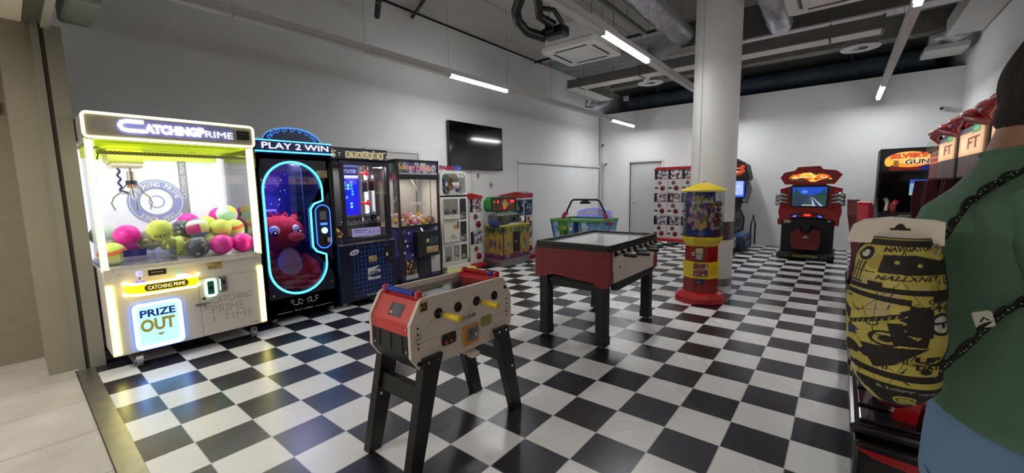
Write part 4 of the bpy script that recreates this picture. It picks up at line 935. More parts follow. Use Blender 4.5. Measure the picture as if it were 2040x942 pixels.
for nm, x0, x1, z0, z1, m_ in (('w', -.3, .07, 1.13, 1.43, LW), ('w', .115, .29, 1.03, 1.43, DW), ('w', .115, .29, .59, .99, DW), ('w', -.3, -.12, .24, .54, LW), ('w', -.085, .085, .24, .54, LW), ('w', .115, .29, .24, .54, DW)):
    b = MB(m_); b.prism(rrect(x0, x1, z0, z1, .02), -.004, .004); b.use(GLOSSW).ring(rrect(x0-.015, x1+.015, z0-.015, z1+.015, .03), rrect(x0, x1, z0, z1, .02), -.012, .004)
    b.use(art_mat('stock_behind', ['#4a4844', '#8a8680', '#2c2a2a', '#6a5a54', '#a8a49a'], 22)).box(x0+.02, x1-.02, -.006, -.004, z0+.02, z0+(z1-z0)*.35); b.obj('display_window', t)
b = MB(CREAM).box(-.3, .06, -.06, 0, 1.05, 1.1, .01); b.use(mat('knob_pink', '#c08a80', .4)).ball((-.11, -.06, 1.11), .016); b.obj('shelf', t)
b = MB(LW).prism(rrect(-W+.045, W-.045, 1.51, 1.915, .09, 6), .2, .22); b.use(WHITE).box(.0, .3, .18, .2, 1.52, 1.75); b.use(mat('small_label', '#5c5a78', .4)).box(.2, .28, .175, .18, 1.55, 1.62); b.obj('top_compartment', t)
fc = ['#8a4a20', '#3c9068', '#2c5cb0', '#2a3a78', '#4a4a20', '#7a2a20']
for k in range(6):
    a = PI/6+k*PI/3; x, z = -.09+.115*math.cos(a), 1.72+.115*math.sin(a)
    b = MB(mat('petal_%d' % k, fc[k], .3)).tube([(x+.055*math.cos(q), .12, z+.055*math.sin(q)) for q in [j*PI/9 for j in range(18)]], .014, 8, closed=True); b.use(art_mat('petal_fill', ['#7a6a58', '#3a3028', '#a08a70', '#5c7a60'], 40)).prism([(x+.046*math.cos(q), z+.046*math.sin(q)) for q in [j*PI/9 for j in range(18)]], .125, .13); b.obj('flower_petal', t)
b = MB(WHITE).prism([(-.09+.035*math.cos(q), 1.72+.045*math.sin(q)) for q in [j*PI/9 for j in range(18)]], .11, .125); b.obj('flower_centre', t)
b = MB(mat('base_white', '#cfcac0', .4)).box(-W+.03, W-.03, -.08, .3, .0, .16, .01); b.use(mat('base_yellow', '#d8cc60', .4)).prism([(-.40, -.02), (-.36, .09), (.36, .09), (.42, -.02)], -.16, -.08)
b.M = None; b.use(mat('base_white')).box(-.2, .2, -.165, -.16, .02, .07); b.obj('base', t, 'low pedestal with a yellow front step')
b = MB(mat('sign_magenta', '#a02858', .35)).text('FASHI', -.3, .08, 1.97, 2.06, .1, .03, .09).use(mat('sign_blue', '#3a6ac0', .35)).text('ON', .1, .26, 1.97, 2.06, .1, .03, .09); b.obj('top_lettering', t)

# ------------------------------------------------------------------ capsule vending modules (two at the left wall, a rack at the back)
CAPW = mat('capsule_white', '#cdc9c5', .35)
def gmodule(t, x0, z0, w_, h, seed, slot=True):
    b = MB(CAPW); b.box(x0+.004, x0+w_-.004, 0, .4, z0, z0+h-.004, .006)
    b.use(mat('red_band', '#6c1216', .4)).box(x0+.012, x0+w_-.012, -.003, .0, z0+h*.585, z0+h*.6)
    m_ = b.obj('vending_module', t)
    b = MB(art_mat('capsule_art_%d' % (seed % 5), [TOYS[(k*(seed % 5+1)+seed) % 8] for k in range(8)], 20, .25, seed*3.1)); b.box(x0+.02, x0+w_-.02, -.006, 0, z0+h*.6, z0+h*.985)
    b.use(art_mat('capsule_dark', ['#1c1c24', '#2c2c38', '#3a3440', '#14141a'], 14, .2)).box(x0+.02, x0+w_*.24, -.008, -.006, z0+h*.6, z0+h*.985)
    b.obj('product_window', m_)
    cx, cz = x0+w_*.45, z0+h*.44
    b = MB(CHROME).cyl((cx, -.012, cz), (cx, 0, cz), h*.088, seg=24); b.use(mat('dial_red', '#7a2426', .3)).cyl((cx, -.02, cz), (cx, -.012, cz), h*.07, seg=24); b.use(CHROME).box(cx-h*.05, cx+h*.05, -.045, -.02, cz-.012, cz+.012, .005); b.obj('turning_dial', m_)
    cx, cz = x0+w_*.66, z0+h*.2
    b = MB(mat('chute_red', '#7e1216', .25, coat=.4)).cyl((cx, -.016, cz), (cx, 0, cz), h*.105, seg=28); b.use(mat('chute_shadow', '#3a0808', .3)).box(cx-h*.06, cx+h*.06, -.018, -.016, cz-h*.06, cz-.005); b.use(mat('pink_arc', '#b06a6a', .3)).tube([(cx+h*.07*math.cos(a), -.018, cz+h*.055*math.sin(a)) for a in [PI*k/10 for k in range(11)]], .004, 5); b.obj('capsule_chute', m_)
    if slot:
        b = MB(mat('slot_dark', '#2c2c34', .3)).box(x0+w_*.08, x0+w_*.32, -.006, 0, z0+h*.17, z0+h*.25); b.obj('coin_slot', m_)
    MB(MATB).cyl((x0+w_*.08, -.004, z0+h*.45), (x0+w_*.08, 0, z0+h*.45), .009, seg=10).cyl((x0+w_*.8, -.004, z0+h*.42), (x0+w_*.8, 0, z0+h*.42), .009, seg=10).obj('lock', m_)
# rack
t = thing('capsule_rack', 'rack of white capsule vending modules with a red roof by the back wall', 'capsule vending rack', (-2.84, 10.12, 0))
k = 0
for r in range(3):
    for c_ in range(3): gmodule(t, c_*.388, .1+r*.662, .388, .662, k+1); k += 1
b = MB(RED); b.prism([(-.02, 2.086), (.08, 2.16), (1.14, 2.16), (1.18, 2.086)], -.03, .4); b.obj('roof', t)
b = MB(RED); b.box(-.01, 1.18, -.08, .4, 0, .1, .03); b.obj('base', t)
# single column beside the dispenser
t = thing('capsule_tower', 'narrow two-high white capsule vending tower with red roof beside the white dispenser', 'capsule vending machine', (-4.3, 3.86, 0), PI/2)
gmodule(t, 0, .1, .38, .66, 11, False); gmodule(t, 0, .76, .38, .66, 12, False)
b = MB(RED); b.prism([(0, 1.42), (0, 1.47), (.06, 1.53), (.38, 1.47), (.38, 1.42)], -.02, .4); b.obj('roof', t)
b = MB(RED).box(0, .38, -.12, .4, 0, .1, .03); b.obj('base', t)
# the tower with a bubble window behind the hammer game
t = thing('bubble_capsule_tower', 'white capsule vending tower with a wrap-round bubble window behind the green hammer game', 'capsule vending machine', (-4.12, 5.42, 0), PI/2)
gmodule(t, 0, .1, .36, .62, 14, False)
b = MB(CAPW); b.box(0, .36, 0, .72, .72, 1.4, .01); m_ = b.obj('upper_housing', t)
b = MB(art_mat('bubble_art', ['#1c2238', '#2c3a5c', '#5c6a80', '#8a92a0', '#3a4668', '#14182a'], 16, .2)); b.box(.03, .34, -.006, 0, 1.0, 1.36)
b.M = Matrix.Translation((0, 0, 0)); b.prism([(.0, 1.36), (.55, 1.36), (.5, 1.2), (.35, 1.08), (.15, 1.0), (0, 1.0)], -.006, 0, 'x'); b.use(mat('red_band')).prism([(.0, .985), (.15, .985), (.36, 1.06), (.36, 1.075), (.15, 1.0), (0, 1.0)], -.008, 0, 'x'); b.obj('bubble_window', m_)
for (x, z, r) in ((.16, .92, .055), (.24, .8, .07)): b = MB(mat('dial_red')).cyl((x, -.016, z), (x, 0, z), r, seg=24); b.use(CHROME).box(x-r*.6, x+r*.6, -.03, -.016, z-.01, z+.01, .004); b.obj('turning_dial', m_)
b = MB(RED); b.prism([(0, 1.4), (0, 1.5), (.2, 1.54), (.72, 1.46), (.72, 1.4)], -.01, .37, 'x'); b.obj('roof', t)
b = MB(RED).box(-.02, .4, -.14, .72, 0, .1, .03); b.obj('base', t)

# ------------------------------------------------------------------ hammer game
HX, HY = -3.8, 4.76
t = thing('hammer_game', 'green jungle-themed hammer game for children with red digits on its head panel', 'arcade game', (HX, HY, 0), PI/2)
W = .44; D = .52
JG = ['#2f7a38', '#e0c436', '#b8c040', '#1f5a2c', '#d8a83a', '#3c8a5c', '#c87a4a', '#7ab04a']
def jungle(w_, seed, coin):
    c = Canvas(96, 72, '#d8b83a').rect(0, .0, 1, .18, '#7a2c70').blobs(40, ['#c8a030', '#e8cc50', '#c89a38'], .03, .09, (0, .2, 1, .75), seed=seed)
    R_ = random.Random(seed)
    for i in range(26):
        x = R_.random(); L_ = R_.uniform(.12, .3); a = R_.uniform(-1, 1)
        c.poly([(x, 1.0), (x+.05, .9), (x+a*.15+.02, .95-L_), (x+a*.08, .95-L_*.4)], R_.choice(['#1f5a34', '#2f8048', '#174a30', '#3c9a6a']))
    for i, (x, col) in enumerate(((.15, '#b8a8b0'), (.36, '#b04878'), (.55, '#3a70b0'), (.8, '#c0505a'))):
        if coin and .3 < x < .6: continue
        y = R_.uniform(.3, .5); c.poly([(x-.09, y), (x, y+.2), (x+.09, y), (x, y-.16)] if i != 1 else [(x-.08, y-.1), (x-.09, y+.1), (x, y+.16), (x+.09, y+.08), (x+.07, y-.1)], col); c.ell(x-.03, y+.04, .015, .03, '#18141c').ell(x+.03, y+.04, .015, .03, '#18141c').line(x, y-.16, x, y-.3, .012, '#c8b0b8')
    if coin: c.ell(.84, .42, .08, .12, '#c8d0c0').ell(.84, .42, .06, .09, '#7a8a6a').rect(.34, .2, .62, .82, '#0c0a0c').rect(.44, .5, .52, .54, '#c8c8c8')
    return c
b = MB(mat('hammer_green', '#1d5a34', .4)); b.box(-W, W, 0.002, D-.002, .05, .83); b.panel(jungle(W*2, 3, True), -W, W, .15, .83, -.001, print_mat('jungle_print', base=.45))
b.spanel(jungle(D, 9, False), D, 0, .15, .83, -W-.001, print_mat('jungle_print'))
b.use(mat('tread_steel', '#8c8a86', .35, .8, noise=.4, nscale=60)).box(-W-.006, W+.006, -.006, D, .01, .16); 
for k in range(9): b.prism([(-.4+k*.09, .03), (-.37+k*.09, .03), (-.34+k*.09, .14), (-.37+k*.09, .14)], -.009, -.006)
b.use(MATB).box(-W-.003, -W+.012, -.003, .012, .16, .83); b.obj('cabinet', t)
b = MB(mat('tray_yellow', '#a8a040', .3)); b.box(-W-.01, W+.01, -.01, D+.02, .83, .87, .012); b.use(CREAM)
for k in range(5): b.cyl((-.3+k*.15, .12, .87), (-.3+k*.15, .12, .885), .05, seg=16)
b.obj('playfield', t)
b = MB(glass_mat('mole_cover', '#d8e0d8', .12, .1, .85)); b.box(-.34, .36, .2, .21, .87, 1.05); b.box(-.34, -.33, .2, .5, .87, 1.05); b.box(.35, .36, .2, .5, .87, 1.05)
b.use(mat('clear_lid', '#9aa0a0', .2)); b.box(-.34, .36, .2, .5, 1.05, 1.065)
for k in range(6): b.tube([(-.29+k*.12, .22, 1.065), (-.29+k*.12, .35, 1.1), (-.29+k*.12, .48, 1.065)], .014, 6)
b.obj('clear_cover', t)
for k in range(4): MB(mat('mole_%d' % k, ('#c8a848', '#8a9a4a', '#b89a6a', '#6a6a4a')[k], .6)).ball((-.25+k*.17, .35, .9), (.055, .055, .08)).obj('mole', t)
b = MB(GREY); b.box(-.04, .1, D-.12, D-.04, .87, 1.15); b.use(mat('post_green', '#2f7a38', .4)).box(-.12, .18, D-.14, D-.03, 1.0, 1.14); b.obj('post', t)
b = MB(mat('head_green', '#2f8a3c', .35)); P = [(-.46, 1.2), (-.4, 1.13), (.38, 1.12), (.44, 1.2), (.44, 1.36), (.38, 1.44), (-.36, 1.44), (-.46, 1.36)]
b.prism(P, .34, D-.01); cv = Canvas(80, 34, '#4a3a1c').blobs(50, ['#7a5a2c', '#a88838', '#3c6a34', '#b04a2c', '#2c3a20', '#8a3430'], .02, .07, seed=6).ell(.55, .5, .12, .3, '#c89a58').rect(0, 0, 1, .12, '#8a2c20')
b.panel(cv, -.4, .38, 1.16, 1.41, .335, PRINT); b.use(MATB).ring([(-.42, 1.14), (.4, 1.14), (.4, 1.43), (-.42, 1.43)], [(-.4, 1.16), (.38, 1.16), (.38, 1.41), (-.4, 1.41)], .325, .345)
hd_ = b.obj('head_panel', t)
b = MB(glow('digit_red', '#ff2a34', 2.6)).text('3', -.24, -.19, 1.31, 1.37, .33, .004, .03).text('00', .2, .33, 1.31, 1.37, .33, .004, .06).cyl((0.0, .325, 1.2), (0.0, .335, 1.2), .022, seg=14); b.use(mat('digit_back', '#5a0c10', .3)).prism(rrect(-.27, -.15, 1.29, 1.39, .02), .331, .334); b.prism(rrect(.18, .35, 1.29, 1.39, .02), .331, .334); b.obj('score_digits', hd_)
b = MB(mat('hammer_blue', '#22366c', .6)); b.cyl((-.46, .1, .9), (-.46, .3, .9), .075, seg=18); b.use(mat('cord_black', '#101012')).tube([(-.42, .1, .88), (-.3, .05, .89), (-.1, .12, .885)], .012, 6)
tag(b.obj('mallet_blue'), 'blue soft mallet hanging at the left front corner of the hammer game', 'mallet').location = (0, 0, 0)
o = bpy.data.objects['mallet_blue']; o.name = 'mallet'; o.location = (HX, HY, 0); o.rotation_euler = (0, 0, PI/2)
b = MB(WHITE); b.cyl((-.07, 0, .075), (.0, 0, .075), .075, seg=20); b.use(BLACK).cyl((.0, 0, .075), (.05, 0, .075), .075, seg=20); b.use(WHITE).cyl((.05, 0, .075), (.07, 0, .075), .07, seg=20); b.use(BLACK).cyl((-.071, 0, .075), (-.07, 0, .075), .05, seg=20)
o = b.obj('mallet'); o.location = (HX-.08, HY+.33, .87); o.rotation_euler = (0, 0, PI/2-.5); tag(o, 'black and white soft mallet lying on top of the hammer game', 'mallet')

# ------------------------------------------------------------------ air hockey table
AX0, AX1, AY0, AY1 = -4.02, -2.68, 6.3, 7.38
t = thing('air_hockey_table', 'small green-rimmed air hockey table with a black overhead arch and blue neon', 'air hockey table', ((AX0+AX1)/2, (AY0+AY1)/2, 0))
w2, d2 = (AX1-AX0)/2, (AY1-AY0)/2
b = MB(mat('hockey_navy', '#16224a', .4)); V = []
for (sx, sy) in ((-1, -1), (1, -1), (1, 1), (-1, 1)): V += [(sx*(w2-.14), sy*(d2-.1), .1), (sx*(w2-.03), sy*(d2-.03), .82)]
b.add(V, [(0, 2, 3, 1), (2, 4, 5, 3), (4, 6, 7, 5), (6, 0, 1, 7), (1, 3, 5, 7), (0, 6, 4, 2)])
SKY = ['#5c86b0', '#7aa0c4', '#96b4cc', '#4a74a8', '#b4c8d4', '#6890b8']
c = Canvas(120, 60, '#5c86b0').blobs(60, SKY, .03, .08, seed=2).rect(.17, 0, .38, 1, '#4c8a30').text('1 CHF', .2, .72, .33, .84, '#c8b850', .03).rect(.31, .3, .34, .7, '#0c0c0c').rect(.27, .3, .29, .7, '#2c5a20').rect(.5, 0, .6, 1, '#16224a').ell(.43, .75, .025, .06, '#ffe8e0').ell(.73, .5, .07, .3, '#a8b4b8').ell(.8, .5, .03, .2, '#9a6a70').rect(0, 0, .03, 1, '#1c3a80')
b.canvas(c, lambda u, v: (-(w2-.14+v*.11)+u*2*(w2-.14+v*.11), -(d2-.1+v*.07)-.003, .1+v*.72), PRINT)
c = Canvas(100, 60, '#6890b0').blobs(60, SKY, .03, .08, seed=5).blobs(9, ['#9aa6c0', '#c8c0d0', '#48608c'], .04, .09, seed=7)
b.canvas(c, lambda u, v: ((w2-.14+v*.11)+.003, -(d2-.1+v*.07)+u*2*(d2-.1+v*.07), .1+v*.72), PRINT); b.obj('body', t)
b = MB(mat('hockey_green', '#4f9a3c', .35)); b.ring(rrect(-w2, w2, -d2, d2, .08), rrect(-w2+.09, w2-.09, -d2+.09, d2-.09, .05), .82, .87, 'z'); b.obj('rim', t)
b = MB(mat('hockey_top', '#c8ccd0', .15)); b.box(-w2+.08, w2-.08, -d2+.08, d2-.08, .82, .83); b.use(mat('line_blue', '#3a6ab0', .3)).box(-.01, .01, -d2+.1, d2-.1, .83, .832); b.obj('playfield', t)
b = MB(MATB); b.tube([(-.68, .1, .62), (-.64, .05, .80), (-.38, .05, 1.28), (-.32, .05, 1.315), (.32, .05, 1.315), (.38, .05, 1.28), (.64, .05, .80), (.69, .1, .74)], .024, 10); b.obj('arch', t)
b = MB(BLACK); b.lathe([(0, 0), (.14, 0), (.13, .035), (.08, .07), (0, .08)], (0, .05, 1.22), 20); b.use(glow('score_red', '#c82030', .8)).lathe([(0, 0), (.05, -.01), (.05, 0)], (-.03, .0, 1.235), 14); b.use(CHROME).ball((.06, -.02, 1.24), .025); b.obj('score_pod', t)
for sx in (-1, 1): b = MB(mat('magenta_arm', '#a02050', .35)); b.tube([(sx*.48, .05, .97), (sx*.55, .02, .97), (sx*.6, 0, .84), (sx*.68, -.04, .74)], [.03, .05, .055, .05], 8); b.obj('arch_bracket', t)
b = MB(glow('hockey_blue', '#4a50ff', 1.1)); b.tube([(-.5, d2-.02, .99)]+[(-.45+.9*k/12, d2-.02, 1.0+.09*math.sin(PI*k/12)) for k in range(13)]+[(.5, d2-.02, .99)], .008, 6); b.tube([(-.45, d2-.06, .88), (.0, d2-.06, .9), (.5, d2-.06, .89)], .01, 6); b.obj('neon_line', t)
b = MB(glass_mat('arch_shield', '#ececfc', .1, .1, .97)); b.prism([(-.5, .87)]+[(-.45+.9*k/12, 1.0+.09*math.sin(PI*k/12)) for k in range(13)]+[(.5, .87)], d2-.03, d2-.025); b.obj('shield', t)
b = MB(RED); b.cyl((-.22, -.3, .832), (-.22, -.3, .85), .055); b.ball((-.22, -.3, .87), .03); o = b.obj('air_hockey_mallet'); o.location = t.location; tag(o, 'red striker lying on the air hockey table', 'striker')
for sx in (-1, 1):
    for sy in (-1, 1): MB(MATB).cyl((sx*(w2-.22), sy*(d2-.2), 0), (sx*(w2-.22), sy*(d2-.2), .1), .04).obj('leg', t)

# ------------------------------------------------------------------ small foosball table (foreground)
t = thing('foosball_table', 'small red, white and black table football game on splayed black legs in the foreground', 'foosball table', (-.29, -.2, 0), PI/2)
# local frame: x = world +y, y (depth) = world -x
WF, DF = .435, .40
FW = mat('foos_white', '#cfc3b8', .4); FRD = mat('foos_red', '#c23a3c', .35); FBK = mat('foos_black', '#161618', .45)
SIDE = [(-.40, .60), (.33, .60), (.40, .64), (.435, .68), (.435, .85), (.36, .985), (.335, 1.0), (-.30, 1.0), (-.395, .97), (-.435, .89), (-.435, .68), (-.42, .64)]
SIDE = [(-.375, .585), (.375, .585), (.435, .67), (.435, .86), (.36, .985), (.34, .995), (-.34, .995), (-.36, .985), (-.435, .86), (-.435, .67)]
b = MB(FW); b.prism(SIDE, 0, .022); b.use(mat('hole_dark', '#0c0c0c', .4))
for x in (-.232, -.076, .087, .258): b.cyl((x, -.004, .885), (x, .0, .885), .031, seg=24)
for x, z in ((-.385, .63), (.385, .63), (.37, .92)): b.cyl((x, -.004, z), (x, 0, z), .012, seg=14)
for sx in (-.385, .385):
    for z in (.72, .745, .80, .835): b.cyl((sx, -.004, z), (sx, 0, z), .006, seg=10)
    b.use(CHROME).box(sx-.018, sx+.018, -.006, 0, .768, .776); b.use(mat('hole_dark'))
for x in (-.25, -.214, -.094, -.058, .069, .105, .24, .276): b.use(CHROME).cyl((x, -.006, .885), (x, -.004, .885), .004, seg=8)
b.use(mat('label_yellow', '#a89838', .4)).box(-.365, -.31, -.003, 0, .92, .975); b.use(MATB).text('23', -.36, -.315, .925, .97, -.003, .001, .06)
b.use(mat('hole_dark')).text('1 CHF', -.03, .075, .79, .815, 0, .002, .02)
b.use(mat('seam', '#9a9088', .5)).box(-.37, .37, -.001, .001, .745, .748)
b.use(mat('return_hole', '#241c1a', .4)).prism(rrect(-.215, -.1, .675, .745, .02), -.004, 0); b.use(mat('ball_orange', '#a84a2c', .5)).ball((-.18, -.003, .69), (.014, .004, .014)); b.ball((-.14, -.003, .692), (.012, .004, .012))
b.use(mat('tray_green', '#8c8c50', .3)).prism(rrect(.12, .225, .70, .77, .02), -.004, 0)
b.obj('front_panel', t)
b = MB(mat('coin_orange', '#c8883c', .3)); b.prism(rrect(-.045, .09, .625, .745, .01), -.012, 0); b.use(mat('coin_steel', '#8c8a86', .3, .9)).box(-.015, .08, -.018, -.012, .645, .73, .004); b.use(MATB).box(.01, .016, -.022, -.018, .69, .72); b.use(CHROME).cyl((.035, -.04, .685), (.035, -.018, .685), .012); b.box(.015, .055, -.048, -.04, .68, .69); b.obj('coin_mechanism', t)
b = MB(FW); b.prism(SIDE, DF-.022, DF); b.obj('rear_panel', t)
for sx in (-1, 1):
    e = MB(FRD); P = [(sx*.425, .79), (sx*.425, .858), (sx*.352, .975), (sx*.30, .985), (sx*.30, .96), (sx*.34, .95), (sx*.405, .85), (sx*.405, .79)]
    e.prism(P, .022, DF-.022); e.box(sx*.424-.003, sx*.424+.003, .07, DF-.07, .80, .84)
    e.use(CHROME)
    for y in (.05, DF-.05): e.cyl((sx*.425, y, .83), (sx*.431, y, .83), .007, seg=10)
    if sx < 0:
        e.use(mat('info_label', '#262438', .4)); n0 = Vector((-.073, 0, -.117)).normalized()
        q = lambda u, y, o_=.002: (-.352-.073*u-.117*o_*7, y, .975-.117*u+.073*o_*7)
        e.add([q(.25, .12), q(.8, .12), q(.8, .24), q(.25, .24)], [(0, 1, 2, 3)])
        e.use(mat('label_grey', '#7a7890', .4))
        for k in range(6): u = .32+.075*k; e.add([q(u, .14, .003), q(u+.02, .14, .003), q(u+.02, .22, .003), q(u, .22, .003)], [(0, 1, 2, 3)])
        e.use(mat('label_peach', '#d8a078', .4)).add([q(.62, .205, .0032), q(.72, .205, .0032), q(.72, .225, .0032), q(.62, .225, .0032)], [(0, 1, 2, 3)])
    e.obj('red_end', t)
    e = MB(FBK); e.prism([(sx*.425, .67), (sx*.425, .79), (sx*.405, .79), (sx*.405, .66), (sx*.36, .595), (sx*.372, .585)], .022, DF-.022)
    for y in (.09, .2, .31): e.box(sx*.425-.004, sx*.425+.004, y-.004, y+.004, .68, .78)
    e.use(CHROME)
    for y in (.05, DF-.05): e.cyl((sx*.425, y, .7), (sx*.431, y, .7), .009, seg=10)
    e.obj('black_end', t)
    # score beads
    e = MB(FRD if sx < 0 else RED); e.box(sx*.335-.02, sx*.335+.02, .03, .06, .985, 1.03, .008); e.box(sx*.335-.02, sx*.335+.02, DF-.06, DF-.03, .985, 1.03, .008)
    e.use(RED).box(sx*.315-.012, sx*.315+.012, .02, DF-.02, .975, .997, .004); e.use(CHROME).cyl((sx*.335, .04, 1.01), (sx*.335, DF-.04, 1.01), .004, seg=8); e.obj('score_rail', t)
    for k in range(10):
        y = .085+k*.0255; MB(BLUE if sx < 0 else (RED if k > 0 else BLUE)).cyl((sx*.335, y, 1.01), (sx*.335, y+.021, 1.01), .016, seg=14).obj('score_bead', t)
b = MB(mat('pitch_grey', '#8a8a88', .3)); b.box(-.34, .34, .022, DF-.022, .83, .845); b.use(mat('inner_wall', '#b8b4ac', .3)).box(-.34, .34, .022, .03, .845, .97).box(-.34, .34, DF-.03, DF-.022, .845, .97); b.box(-.02, .02, .022, DF-.022, .845, .94)
b.obj('pitch', t)
b = MB(glass_mat('foos_glass', '#ffffff', .16, .01, .95)); b.box(-.30, .30, .025, DF-.025, .958, .964); b.obj('glass_top', t)
b = MB(FBK); b.box(-.36, .36, .022, DF-.022, .59, .6); b.obj('underside', t)
for k, (x, z, ht) in enumerate(((-.232, .885, 1), (-.076, .885, 0), (.087, .885, 1), (.258, .885, 0))):
    r_ = MB(CHROME).cyl((x, -.06 if ht else .0, z), (x, DF+(.02 if ht else .2), z), .007, seg=12).obj('rod', t)
    if ht:
        e = MB(mat('handle_yellow', '#d8b820', .3)); e.tube([(x, -.055, z), (x, -.075, z), (x, -.17, z), (x, -.185, z)], [.013, .017, .021, .014], 14); e.use(STEEL).cyl((x, -.06, z), (x, -.03, z), .011, seg=12); e.obj('handle', r_)
    else: MB(mat('handle_yellow', '#d8b820', .3)).tube([(x, DF+.1, z), (x, DF+.2, z)], .018, 12).obj('handle', r_)
    for j in range(3 if k in (1, 2) else 2):
        y = .1+j*.1; e = MB(BLACK if k % 2 == 0 else mat('player_dark', '#2a1818', .4)); e.box(x-.009, x+.009, y-.013, y+.013, z-.035, z+.02, .004).ball((x, y, z+.032), .012, 8, 6); e.obj('player', r_)
for sx in (-1, 1):
    for near in (1, 0):
        y0 = -.03 if near else DF-.03
        top = .3*sx+(.0 if sx < 0 else .01); P = [(sx*.235, .64), (sx*.37, .64), (sx*.50, .0), (sx*.425, .0), (sx*.26, .57)]
        P = [(sx*.23, .655), (sx*.365, .655), (sx*.375, .61), (sx*.505, .0), (sx*.42, .0), (sx*.255, .59)]
        yy = (y0, y0+.06) if near else (DF-.03, DF+.03)
        e = MB(FBK); e.prism(P, *yy); e.use(CHROME)
        for (px_, pz_) in ((.27, .63), (.34, .63), (.40, .35)): e.cyl((sx*px_, yy[0]-.003, pz_), (sx*px_, yy[0], pz_), .009, seg=12)
        e.obj('leg', t)
    MB(FBK).prism([(sx*.335, .48), (sx*.38, .48), (sx*.40, .38), (sx*.355, .38)], 0.03, DF-.03).obj('leg_brace', t)
b = MB(FW); b.box(.0, .09, .02, .16, .545, .59, .008); b.box(.01, .08, -.03, .03, .53, .565, .01); b.obj('ball_cup', t)

# ------------------------------------------------------------------ large dark red foosball table with glass cover
t = thing('foosball_table', 'large dark red table football game with white side and black-framed glass cover', 'foosball table', (-.2, 2.27, 0), PI/2)
RD2 = mat('table_red', '#7a1822', .4)
W, D = .655, .86
b = MB(RD2)
P = [(0, .98), (D, .98), (D, .645), (D-.06, .645), (D-.1, .68), (D-.14, .7), (.14, .7), (.1, .68), (.06, .645), (0, .63)]
# end panels with scooped lower edge, rounded corners
for sx in (-1, 1):
    e = MB(RD2); x0, x1 = (-W, -W+.03) if sx < 0 else (W-.03, W); Q = [(.02, .62), (.06, .615), (.14, .625), (.17, .66), (D-.17, .70), (D-.14, .66), (D-.06, .655), (D-.02, .66), (D, .7), (D, .985), (0, .985), (0, .65)]
    e.prism(Q, x0, x1, 'x'); e.use(mat('table_red_line', '#5c1019', .4)).ring([(.16, .72), (D-.08, .74), (D-.08, .94), (.16, .94)], [(.165, .725), (D-.085, .745), (D-.085, .935), (.165, .935)], -W-.001 if sx < 0 else W, -W if sx < 0 else W+.001, 'x')
    e.use(MATB).box(*( (-W-.004, -W) if sx < 0 else (W, W+.004)), .05, .07, .93, .95)
    e.use(RD2); e.tube([(sx*(W-.03), .03, .64), (sx*(W-.03), .03, .985)], .032, 12)
    ql = [(sx*(W+.001), .985), (sx*(W+.001), .655), (sx*(W-.10), .655), (sx*(W-.10), .76), (sx*(W-.08), .79), (sx*(W-.08), .985)]
    e.prism(ql, -.004, .02); e.prism(ql, D-.02, D+.004); e.obj('end_panel', t)
b = MB(mat('table_white', '#c8beb2', .4)); b.box(-W+.06, W-.06, D-.03, D-.004, .655, .985); b.obj('side_panel', t); b = MB(mat('table_white')); b.box(-W+.06, W-.06, .004, .03, .655, .985)
b.use(MATB).cyl((-.40, -.002, .80), (-.40, .004, .80), .01, seg=12).cyl((.3, -.002, .86), (.3, .004, .86), .01, seg=12); b.obj('side_panel', t)
b = MB(MATB); b.prism([(-.54, .655), (.58, .655), (.5, .60), (.45, .57), (-.40, .555), (-.48, .57)], .02, .05); b.box(-W+.03, W-.03, .05, D-.05, .62, .64); b.box(-.6, -.57, .1, D-.1, .56, .66); b.obj('underframe', t)
b = MB(BLACK); b.ring(rrect(-W-.01, W+.01, -.01, D+.01, .04), rrect(-W+.05, W-.05, .05, D-.05, .03), .975, 1.0, 'z'); b.ring(rrect(-W+.0, W+.0, .0, D-.0, .03), rrect(-W+.045, W-.045, .045, D-.045, .02), 1.0, 1.04, 'z')
b.use(CHROME).cyl((-W+.02, -.004, 1.02), (-W+.02, .0, 1.02), .007, seg=10); b.obj('cover_frame', t)
b = MB(mat('cover_glass', '#a8aaa8', .06, spec=.8, coat=.6)); b.box(-W+.045, W-.045, .045, D-.045, 1.012, 1.02); b.obj('cover_glass', t, 'glass cover, its reflection of the pale walls partly put into the colour')  # pale grey base colour carries part of the wall reflection
rods = [-.505, -.35, -.195, -.04, .115, .27, .425, .575]
for k, x in enumerate(rods):
    outl = (.06, .20, .03, .16, .05, .03, .15, .18)[k]
    e = MB(BLACK).cyl((x, -.005, .945), (x, .005, .945), .03, seg=18); e.cyl((x, -.03, .945), (x, 0, .945), .018); e.use(CHROME).cyl((x, -.1-outl*.4, .945), (x, D+.05, .945), .008, seg=10); rr_ = e.obj('rod', t)
    if k in (0, 1, 3, 6, 7) or True: MB(BLACK).tube([(x, -.05-outl*.5, .945), (x, -.07-outl*.5, .945), (x, -.15-outl*.5, .945), (x, -.18-outl*.5, .945)], [.012, .019, .021, .016], 12).obj('handle', rr_)
for sx in (-1, 1):
    for y0 in (.04, D-.15):
        e = MB(MATB); e.box(sx*.59-.055, sx*.59+.055, y0, y0+.11, .02, .66, .01); e.box(sx*.59-.06, sx*.59+.06, y0-.005, y0+.115, .02, .10, .008); e.use(GREY).cyl((sx*.59, y0+.055, 0), (sx*.59, y0+.055, .02), .03, seg=14); e.obj('leg', t)

